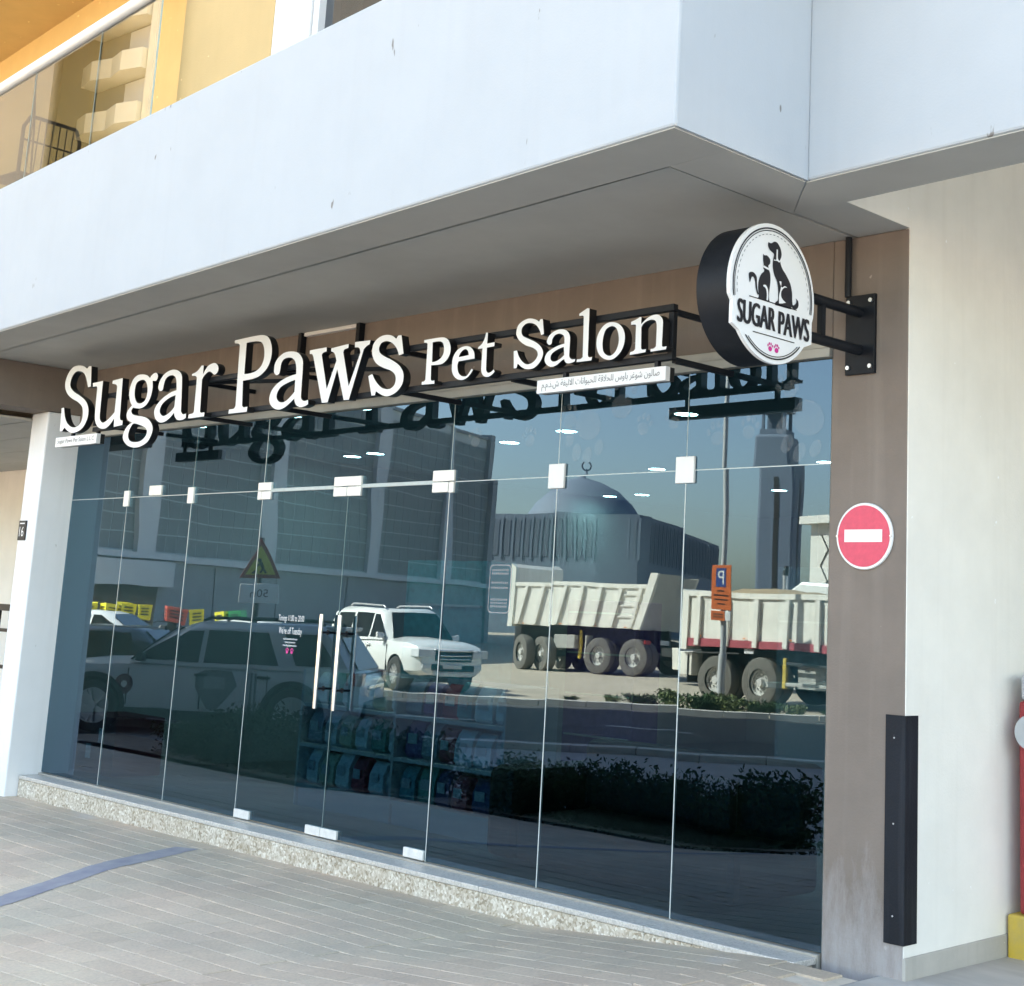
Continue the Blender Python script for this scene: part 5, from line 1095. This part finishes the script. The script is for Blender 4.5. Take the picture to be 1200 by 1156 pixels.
# lorry cab standing behind the loaded tipper
lc = empty('lorry_cab', (-21.4, -27.5, gz(-21.4, -27.5)), 0, 'white lorry cab standing behind the loaded tipper with upright exhaust pipe', 'lorry')
MB().prism([(0, .75), (2.3, .75), (2.3, 1.6), (2.12, 2.75), (1.85, 3.05), (.4, 3.12), (0, 2.9)], -2.4, 0, 'y').build('cab', M['car_white'], lc, world=False, bevel=.08)
MB().hexa([(2.27, -2.2, 1.7), (2.31, -2.2, 1.7), (2.31, -.2, 1.7), (2.27, -.2, 1.7), (2.12, -2.2, 2.65), (2.16, -2.2, 2.65), (2.16, -.2, 2.65), (2.12, -.2, 2.65)]).build('windscreen', M['car_glass'], lc, world=False)
MB().prism([(.9, 1.7), (2.0, 1.7), (1.9, 2.5), (.9, 2.5)], .001, .012, 'y').build('window', M['car_glass'], lc, world=False)
MB().cyl((-.35, -.2, .8), (-.35, -.2, 3.3), .08, 14).build('exhaust_pipe', M['rim'], lc, world=False, smooth=40); MB().cyl((-.35, -.2, 3.3), (-.30, -.2, 3.55), .10, 12, .07).build('exhaust_cap', M['black'], lc, world=False)
for x in (1.5, -2.2): 
    for y, fl in ((-.18, False), (-2.2, True)): add_wheel(lc, W_tr, x, y, .55, fl)
MB().box(-5.5, .1, -1.7, -.7, .7, .95).build('chassis_frame', M['chassis'], lc, world=False)

# ------------------------------------------------------------------ delivery motorbikes
bikes = 'delivery motorbikes parked before the grid clad building'
M['box_yellow'] = mat('yellow_box', (.75, .66, .04), .5, .06, 9); M['box_green'] = mat('green_box', (.03, .42, .16), .5, .06, 9); M['box_red'] = mat('red_box', (.45, .07, .05), .5, .06, 9)
W_mb = (MB().lathe([(.20, -.05), (.27, -.05), (.295, 0), (.27, .05), (.20, .05)], 20, axis='y').mesh('wheel', M['tyre'], 40), MB().lathe([(.205, -.02), (.205, .02), (.18, .02), (.03, .04), (.03, -.04), (.18, -.02)], 20, axis='y').mesh('rim', M['rim'], 40))
PA = MB().cyl((.62, 0, .30), (.45, 0, .95), .03, 8).cyl((-.62, 0, .30), (0, 0, .42), .035, 8).bar((-.3, 0, .6), (.45, 0, .8), .12, .14).box(-.2, .28, -.11, .11, .28, .58).mesh('frame', M['chassis'], 40)
PB = MB().hexa([(-.05, -.10, .72), (.42, -.12, .76), (.42, .12, .76), (-.05, .10, .72), (0, -.07, .92), (.38, -.09, .96), (.38, .09, .96), (0, .07, .92)]).mesh('fuel_tank', M['car_black'], 40)
PC = MB().box(-.55, .0, -.12, .12, .72, .80).mesh('seat', M['black']); PD = MB().tube([(.36, -.36, 1.0), (.46, -.2, 1.04), (.46, .2, 1.04), (.36, .36, 1.0)], .016, 6).mesh('handlebar', M['black'], 40)
PE = MB().cyl((.55, 0, .86), (.62, 0, .86), .09, 14).mesh('headlight', M['lamp_glass'], 40)
def boxm(c): return MB().hexa([(-.19, -.19, 0), (.19, -.19, 0), (.19, .19, 0), (-.19, .19, 0), (-.21, -.21, .44), (.21, -.21, .44), (.21, .21, .44), (-.21, .21, .44)]).mesh('delivery_box', M[c])
BX = {c: boxm(c) for c in ('box_yellow', 'box_green', 'box_red')}
PL_ = [MB().box(-.12, .12, -.215, -.2, .12 + k * .09, .16 + k * .09).mesh('printed_band', M['ink']) for k in range(3)]
PR = [MB().box(-.215, -.2, -.12, .12, .12 + k * .09, .16 + k * .09).mesh('printed_band', M['ink']) for k in range(3)]
spots = [((-38.89, -15.49), 'box_yellow', 'first from the left'), ((-38.57, -15.83), 'box_yellow', 'second from the left, box lower than its neighbours'), ((-38.40, -16.6), 'box_yellow', 'third from the left, behind the others'), ((-38.10, -16.3), 'box_yellow', 'fourth from the left'),
         ((-37.68, -16.68), 'box_yellow', 'standing apart by the dark doorway'), ((-37.09, -17.27), 'box_red', 'with red and yellow box'), ((-36.72, -17.9), 'box_yellow', 'beside the red boxed one'), ((-36.13, -18.22), 'box_yellow', 'next to the green boxed one'), ((-35.69, -18.62), 'box_green', 'with green box')]
for k, ((x, y), c, w) in enumerate(spots):
    z = [.0, -.08, .05, .0, -.05, -.1, -.12, -.2, -.05][k]
    b = empty('delivery_motorbike', (x, y, gz(x, y)), R_(200 + random.uniform(-25, 25)), f'delivery motorbike {w}' + ('' if c != 'box_yellow' else ' with yellow box'), 'motorbike', bikes)
    for nm, me in (('frame', PA), ('fuel_tank', PB), ('seat', PC), ('handlebar', PD), ('headlight', PE)): put(nm, me, b, world=False)
    for wx in (-.62, .62):
        o = put('wheel', W_mb[0], b, world=False); o.location = (wx, 0, .295); put('rim', W_mb[1], o, world=False)
    o = put('delivery_box', BX[c], b, world=False); o.location = (-.45, 0, 1.0 + .1 + z * .3); o.rotation_euler = (R_(random.uniform(-6, 6)), R_(random.uniform(-12, 12)), random.uniform(-.5, .5))
    for m_ in PL_ + PR: put('printed_band', m_, o, world=False)
    MB().box(-.5, -.35, -.1, .1, .80, 1.1).build('box_rack', M['chassis'], b, world=False)

# ------------------------------------------------------------------ grid clad building
A_ = Vector((-44.43, -18.18)); B_ = Vector((-55.36, -45.81)); dv = (B_ - A_).normalized(); A_ = A_ - dv * 2.0; LB = (B_ - A_).length
nv = Vector((-dv.y, dv.x)); nv = nv if nv.x > 0 else -nv
gb = empty('grid_clad_building', (A_.x, A_.y, -.1), math.atan2(dv.y, dv.x), 'dark building clad in square grey panels with pale vertical strips', 'building')
sg = 1 if Vector((-dv.y, dv.x)).dot(nv) > 0 else -1
M['gb_back'] = mat('pale_joint_render', (.52, .55, .54), .8, .06, 3); M['gb_panel'] = mat('grey_square_panel', (.20, .225, .225), .6, .12, 1.2); M['gb_strip'] = mat('pale_strip', (.55, .57, .58), .7, .05, 3); M['gb_base'] = mat('concrete_base', (.30, .31, .32), .8, .12, 1.5); M['gb_end'] = mat('end_wall_grey', (.30, .32, .33), .8, .06, 2)
HB = 11.0; zm = 3.1
MB().box(0, LB, -12 * sg, 0, -.5, HB - .1).build('wall', M['gb_back'], gb, world=False)
MB().box(LB + .003, LB + .5, -12 * sg, .25 * sg, -.5, HB + .2).build('end_wall', M['gb_end'], gb, world=False)
MB().box(-.1, LB, -12.1 * sg, .12 * sg, HB - .1, HB + .05).build('parapet', M['gb_end'], gb, world=False)
MB().box(-.1, LB + .2, .003 * sg, .35 * sg, zm - .12, zm + .10).build('string_course', M['gb_strip'], gb, world=False)
MB().box(-.1, LB, .002 * sg, .10 * sg, -.5, zm - .13).build('base_wall', M['gb_base'], gb, world=False)
MB().box(1.0, 5.6, .101 * sg, .13 * sg, -.3, 2.0).build('dark_doorway', M['car_glass'], gb, world=False)
MB().box(.9, 6.0, .101 * sg, .6 * sg, 2.0, 2.9).build('door_canopy', M['gb_strip'], gb, world=False)
for x in (8.6, 13.0, 18.0, 23.5): MB().box(x, x + .04, .101 * sg, .115 * sg, -.3, zm - .2).build('panel_joint', M['chassis'], gb, world=False)
strips = [4.2, 11.6, 19.6, 26.6]; SW = 1.0
for x in strips: MB().box(x, x + SW, .003 * sg, .22 * sg, zm + .101, HB - .105).build('pale_strip', M['gb_strip'], gb, world=False)
ph = .655; edges = [0] + [e for x in strips for e in (x, x + SW)] + [LB]; spans = [(edges[i], edges[i + 1]) for i in range(0, len(edges), 2)]
slots = []
for a, b in spans:
    n = max(1, round((b - a) / .68)); pw = (b - a) / n
    slots += [(a + (i + .5) * pw, zm + .12 + (j + .5) * ph + .03, pw) for i in range(n) for j in range(11)]
slots.sort()
def panel_mb(mb, x, z, pw, y=.004):
    e = [random.uniform(-.006, .010) for _ in range(4)]
    a, c = pw / 2 - .026, ph / 2 - .026
    mb.hexa([(x - a, y * sg, z - c), (x + a, y * sg, z - c), (x + a, (.018 + e[0]) * sg, z - c), (x - a, (.018 + e[1]) * sg, z - c), (x - a, y * sg, z + c), (x + a, y * sg, z + c), (x + a, (.018 + e[2]) * sg, z + c), (x - a, (.018 + e[3]) * sg, z + c)])
    return mb
pcache = {}; restp = MB()
for k, (x, z, pw) in enumerate(slots):
    if k < 300:
        key = (round(pw, 3), random.randrange(4))
        if key not in pcache: pcache[key] = panel_mb(MB(), 0, 0, pw).mesh('square_panel', M['gb_panel'])
        o = put('square_panel', pcache[key], gb, world=False); o.location = (x, 0, z)
    else: panel_mb(restp, x, z, pw)
restp.build('square_panels_beyond', M['gb_panel'], gb, world=False, kind='stuff')

# ------------------------------------------------------------------ mosque
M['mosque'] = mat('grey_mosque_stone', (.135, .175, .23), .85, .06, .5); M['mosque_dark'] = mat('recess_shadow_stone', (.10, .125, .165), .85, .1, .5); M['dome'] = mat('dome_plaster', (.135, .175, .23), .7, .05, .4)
mq = empty('mosque', MQ['c'], 0, 'grey mosque with low dome, crescent finial and slit windowed walls', 'mosque')
def wallseg(a, b, z0, z1, th, slits, name='wall'):
    a = Vector(a); b = Vector(b); d = (b - a).normalized(); nrm = Vector((-d.y, d.x)); L = (b - a).length
    if nrm.dot(Vector((3.4, 5.9)) - a) < 0: nrm = -nrm
    def q(t0, t1, n0, n1, za, zb_, nm, m):
        pts = [a + d * t0 + nrm * n0, a + d * t1 + nrm * n0, a + d * t1 + nrm * n1, a + d * t0 + nrm * n1]
        MB().hexa([(p.x, p.y, za) for p in pts] + [(p.x, p.y, zb_) for p in pts]).build(nm, m, mq)
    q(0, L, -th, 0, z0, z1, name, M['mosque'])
    for i in range(slits):
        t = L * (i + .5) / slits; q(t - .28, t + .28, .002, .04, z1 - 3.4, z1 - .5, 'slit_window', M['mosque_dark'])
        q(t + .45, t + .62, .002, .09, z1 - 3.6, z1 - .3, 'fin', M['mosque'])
wallseg(MQ['l'], MQ['k'], -.3, 9.5, 3, 15); wallseg(MQ['k'], MQ['r'], -.3, 9.5, 3, 24)
cx, cyq = MQ['d']
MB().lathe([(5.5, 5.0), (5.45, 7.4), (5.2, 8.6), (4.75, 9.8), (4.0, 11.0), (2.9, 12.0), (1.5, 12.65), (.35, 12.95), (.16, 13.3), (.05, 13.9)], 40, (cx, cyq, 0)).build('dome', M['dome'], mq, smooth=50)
cr = MB(); mdir = Vector((.72, -.69))                 # crescent seen face on
for i in range(16):
    t0, t1 = R_(120 + 300 * i / 16), R_(120 + 300 * (i + 1) / 16)
    pa = (cx + mdir.x * .40 * math.cos(t0), cyq + mdir.y * .40 * math.cos(t0), 14.15 + .40 * math.sin(t0)); pb = (cx + mdir.x * .40 * math.cos(t1), cyq + mdir.y * .40 * math.cos(t1), 14.15 + .40 * math.sin(t1))
    cr.cyl(pa, pb, .07, 8)
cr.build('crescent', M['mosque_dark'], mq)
mn = empty('minaret', (MQ['m'][0], MQ['m'][1], -.3), math.atan2(dv.y, dv.x), 'tall square minaret with long slot window, balcony and finial', 'minaret')
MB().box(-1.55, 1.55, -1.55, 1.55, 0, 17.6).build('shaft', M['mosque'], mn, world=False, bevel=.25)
for s in (-1, 1):
    MB().box(-.20, .20, s * 1.56 - .02, s * 1.56 + .02, 2, 14.2).build('slot_window', M['chassis'], mn, world=False)
    MB().box(s * 1.56 - .02, s * 1.56 + .02, -.20, .20, 2, 14.2).build('slot_window', M['chassis'], mn, world=False)
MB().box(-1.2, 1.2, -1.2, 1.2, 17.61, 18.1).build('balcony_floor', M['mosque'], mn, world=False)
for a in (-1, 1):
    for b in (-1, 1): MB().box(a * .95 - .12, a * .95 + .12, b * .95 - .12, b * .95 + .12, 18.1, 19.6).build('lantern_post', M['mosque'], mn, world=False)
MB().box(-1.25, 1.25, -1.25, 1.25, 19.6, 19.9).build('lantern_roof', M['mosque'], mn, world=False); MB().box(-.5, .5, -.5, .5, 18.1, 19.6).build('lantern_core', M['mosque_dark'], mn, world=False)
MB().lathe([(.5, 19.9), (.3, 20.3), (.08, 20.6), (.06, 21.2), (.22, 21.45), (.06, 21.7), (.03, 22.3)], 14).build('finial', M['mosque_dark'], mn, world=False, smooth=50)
# white kiosk clad in hexagon panels at the right
kx, ky = KIOSK
ki = empty('hexagon_clad_kiosk', (kx, ky, 0), 0, 'white tower block with hexagon panel joints and flat cornice at the right', 'tower')
M['kiosk'] = mat('white_panel', (.74, .72, .66), .6, .04, .6)
MB().box(0, 4, -3, 0, -.3, 6.0).build('wall', M['kiosk'], ki, world=False); MB().box(-.4, 4.4, -3.4, .4, 6.002, 6.35).build('cornice', M['kiosk'], ki, world=False)
hx2 = MB(); s_ = .75
for i in range(3):
    for j in range(5):
        ox, oz = .2 + i * 1.5 * s_, 1.0 + j * math.sqrt(3) * s_ + (i % 2) * math.sqrt(3) / 2 * s_
        pts = [(ox + s_ * math.cos(R_(60 * k)), oz + s_ * math.sin(R_(60 * k))) for k in range(7)]
        for p, q in zip(pts[:-1], pts[1:]):
            if min(p[0], q[0]) < .02 or max(p[1], q[1]) > 5.95: continue
            hx2.bar((p[0], .02, p[1]), (q[0], .02, q[1]), .035, .035)
hx2.build('hexagon_joint', M['truck_grey'], ki, world=False)

# ------------------------------------------------------------------ tall block seen in the balcony glass
tw = empty('apartment_tower', (-71.0, -25.7, -.4), math.atan2(.2, -.98), 'tall apartment tower with pale yellow corner pier and stacked white balconies', 'building')
M['tower_y'] = mat('pale_yellow_render', (.80, .77, .64), .8, .05, .5); M['tower_w'] = mat('white_render', (.76, .76, .76), .8, .04, .5); M['tower_tan'] = mat('tan_render', (.30, .28, .25), .8, .05, .3)
MB().box(0, 22, .003, 18, -.5, 46).build('wall', M['tower_tan'], tw, world=False)      # local x runs along the lit face, local y into the block
MB().box(-.15, .45, -.7, .0, -.5, 46.2).build('corner_pier', M['tower_y'], tw, world=False)
for k in range(14):
    for x in (.5,):
        MB().prism([(x, -.002), (x + 6.0, -.002), (x + 6.0, -1.0), (x + 4.5, -1.35), (x + 3.0, -1.0), (x + 1.5, -1.35), (x, -1.0)], 2.6 + k * 3.1, 3.75 + k * 3.1, 'z').build('balcony', M['tower_y'], tw, world=False)
        MB().box(x + .5, x + 3.0, -.03, .002, 3.8 + k * 3.1, 5.6 + k * 3.1).build('window', M['tower_w'], tw, world=False)
ob = empty('office_block', (-86, -19, -.4), math.atan2(-.33, -.945) + math.pi / 2, 'plain tan office block behind the grid clad building', 'building')
MB().box(-16, 5.8, 0, 12, -.5, 44).build('wall', M['tower_tan'], ob, world=False)
for k in range(13): MB().box(-15.9, 5.7, -.12, -.003, 2.8 + k * 3.2, 3.0 + k * 3.2).build('floor_band', M['tower_tan'], ob, world=False)

# ------------------------------------------------------------------ signs across the street
po = empty('parking_sign_post', (-18.28, -20.74, gz(-18.28, -20.74)), 0, 'tall grey lamp post carrying an orange parking sign', 'sign post')
MB().cyl((0, 0, -.1), (0, 0, 1.2), .095, 16).cyl((0, 0, 1.2), (0, 0, 9.5), .075, 16, .05).build('pole', M['grey_plastic'], po, world=False, smooth=40)
M['orange'] = mat('orange_sheeting', (.72, .16, .045), .5, .06, 20); M['sign_blue'] = mat('blue_sheeting', (.03, .07, .26), .5, .06, 20)
fa = math.atan2(.97, .25) - math.pi / 2
pb = empty('sign_board', (0, 0, 0), fa); pb.parent = po
MB().box(-.26, .26, .10, .13, 2.20, 3.24).build('orange_board', M['orange'], pb, world=False, bevel=.004)
bd = MB().box(-.135, .135, .1305, .134, 2.73, 3.17).build('blue_field', M['sign_blue'], pb, world=False)
o = put('lettering', text_mesh('lettering', 'P', M['white_sign'], width=.17, height=.32), pb, world=False); o.matrix_basis = Matrix.Translation((0, .1365, 2.95)) @ Matrix.Rotation(math.pi, 4, 'Z') @ Matrix.Rotation(R_(90), 4, 'X')
for k, w in enumerate((.09, .19, .17, .10)): MB().box(-w, w, .1305, .1335, 2.62 - k * .10, 2.65 - k * .10).build('printed_line', M['ink'], pb, world=False)
MB().box(-.27, .09, .10, .13, 1.95, 2.17).build('lower_board', M['orange'], pb, world=False, bevel=.004); MB().box(.095, .24, .10, .13, 1.95, 2.17).build('phone_symbol', M['white_sign'], pb, world=False, bevel=.02)
for k in range(2): MB().box(-.22, .04, .1305, .1335, 2.08 - k * .06, 2.105 - k * .06).build('printed_line', M['ink'], pb, world=False)
wx, wy = -24.6, -12.2
wp = empty('warning_sign_post', (wx, wy, gz(wx, wy)), 0, 'red edged yellow triangle warning sign over a grey plate on a dark post', 'traffic sign')
MB().cyl((0, 0, -.1), (0, 0, 3.3), .06, 12).build('pole', M['chassis'], wp, world=False, smooth=40)
wb_ = empty('sign_board', (0, 0, 0), math.atan2(18.1, 28.0) - math.pi / 2); wb_.parent = wp
def tri(r, y0, y1, nm, m, cz=2.70): MB().prism([(r * math.cos(R_(a)), cz + r * math.sin(R_(a))) for a in (90, 210, 330)], y0, y1, 'y').build(nm, m, wb_, world=False, bevel=.01)
M['warn_red'] = mat('dark_red_border', (.30, .03, .03), .5, .1, 20); M['warn_yellow'] = mat('warning_yellow', (.62, .55, .04), .5, .08, 20)
tri(.58, .07, .09, 'red_border', M['warn_red']); tri(.42, .0905, .095, 'yellow_field', M['warn_yellow'])
wk = MB(); wk.cyl((-.02, .0955, 2.80), (-.02, .099, 2.80), .045, 12)
for p, q, w in (((.0, 2.76), (.06, 2.62), .07), ((.06, 2.62), (.13, 2.52), .05), ((.06, 2.62), (.0, 2.52), .05), ((.0, 2.73), (-.10, 2.64), .035), ((-.06, 2.70), (-.17, 2.53), .02)): wk.bar((p[0], .097, p[1]), (q[0], .097, q[1]), w, .004, up=(0, 1, 0))
wk.add([(-.24, .0975, 2.515), (-.08, .0975, 2.515), (-.16, .0975, 2.60)], [(0, 1, 2)])
wk.build('roadworks_figure', M['ink'], wb_, world=False)
MB().box(-.46, .46, .07, .09, 1.86, 2.28).build('distance_plate', M['white_sign'], wb_, world=False, bevel=.02)
o = put('lettering', text_mesh('lettering', '50m', M['ink'], width=.44, height=.17), wb_, world=False); o.matrix_basis = Matrix.Translation((0, .0925, 2.07)) @ Matrix.Rotation(math.pi, 4, 'Z') @ Matrix.Rotation(R_(90), 4, 'X')

# ------------------------------------------------------------------ planting
bed = MB()
for x in range(-17, -4):
    q = [(x, -4.15), (x + 1, -4.15), (x + 1, -5.1), (x, -5.1)]; bed.add([(a, b, gz(a, b) + .012) for a, b in q], [(0, 3, 2, 1)])
bed.build('planting_bed', M['soil'], kind='structure')
def bush_mesh(seed, rx, ry, h, n, leaf=.055):
    rnd = random.Random(seed); mb = MB(); st = MB()
    for k in range(16):
        a = rnd.uniform(0, 6.28); r = rnd.uniform(.3, .95); top = (rx * r * math.cos(a), ry * r * math.sin(a), h * rnd.uniform(.6, 1.05))
        st.cyl((rx * .25 * math.cos(a), ry * .25 * math.sin(a), 0), top, .012, 5, .004)
        for i in range(n // 16):
            t = rnd.uniform(.02, 1.05); w = .24 * (1.25 - .5 * t)
            p = Vector((top[0] * t + rx * rnd.gauss(0, w), top[1] * t + ry * rnd.gauss(0, w), max(.02, top[2] * t + h * rnd.gauss(0, .08))))
            d = Vector((rnd.gauss(0, 1), rnd.gauss(0, 1), rnd.gauss(.3, .7))).normalized(); s = d.cross(Vector((rnd.gauss(0, 1), rnd.gauss(0, 1), rnd.gauss(0, 1)))).normalized()
            l = leaf * rnd.uniform(.7, 1.4); mb.add([p - d * l, p + s * l * .38, p + d * l, p - s * l * .38], [(0, 1, 2, 3)])
    return mb, st
protos = []
for k in range(3):
    a, b = bush_mesh(k, .58, .44, .50, 5600, .028); protos.append((a.mesh('foliage', M['leaf']), b.mesh('stem', M['bark'])))
gnm = 'hedge bushes along the forecourt bed'
bx = [-4.6, -5.3, -6.05, -6.7, -7.5, -8.2, -9.3, -10.3, -11.1, -11.8, -12.5, -13.3, -14.2]
for i, x in enumerate(bx):
    y = -4.62 + random.uniform(-.1, .1)
    b = empty('hedge_bush', (x, y, gz(x, y)), random.uniform(0, 6), None, 'bush', gnm)
    b['label'] = ('green leafy bush at the right end of the hedge bed' if i == 0 else f'green leafy hedge bush, {ORD[i]} from the right end of the bed')
    sc = random.uniform(.85, 1.25) * (1.1 if i == 0 else 1); b.scale = (sc, sc, sc * random.uniform(.9, 1.2))
    put('foliage', protos[i % 3][0], b, world=False); put('stem', protos[i % 3][1], b, world=False)
fol2 = []
for k in range(2):
    a, b = bush_mesh(20 + k, .75, .35, .33, 1400, .045); fol2.append((a.mesh('foliage', M['leaf2'] if k else M['leaf']), b.mesh('stem', M['bark'])))
vn = 'low shrubs on the far verge'
for i, t in enumerate((-5.6, -4.6, -3.9, -3.2, -2.5, -1.9, -1.2, -.5, .3)):
    x, y = ts(t, 26.3 + random.uniform(-.2, .3)); b = empty('verge_shrub', (x, y, gz(x, y)), random.uniform(0, 6), None, 'shrub', vn)
    b['label'] = f'low green shrub, {ORD[i]} from the left on the sunny verge under the trucks'
    sc = [.35, .55, .75, 1.0, 1.15, 1.1, .9, .7, .5][i]; b.scale = (sc, sc, sc)
    put('foliage', fol2[i % 2][0], b, world=False); put('stem', fol2[i % 2][1], b, world=False)
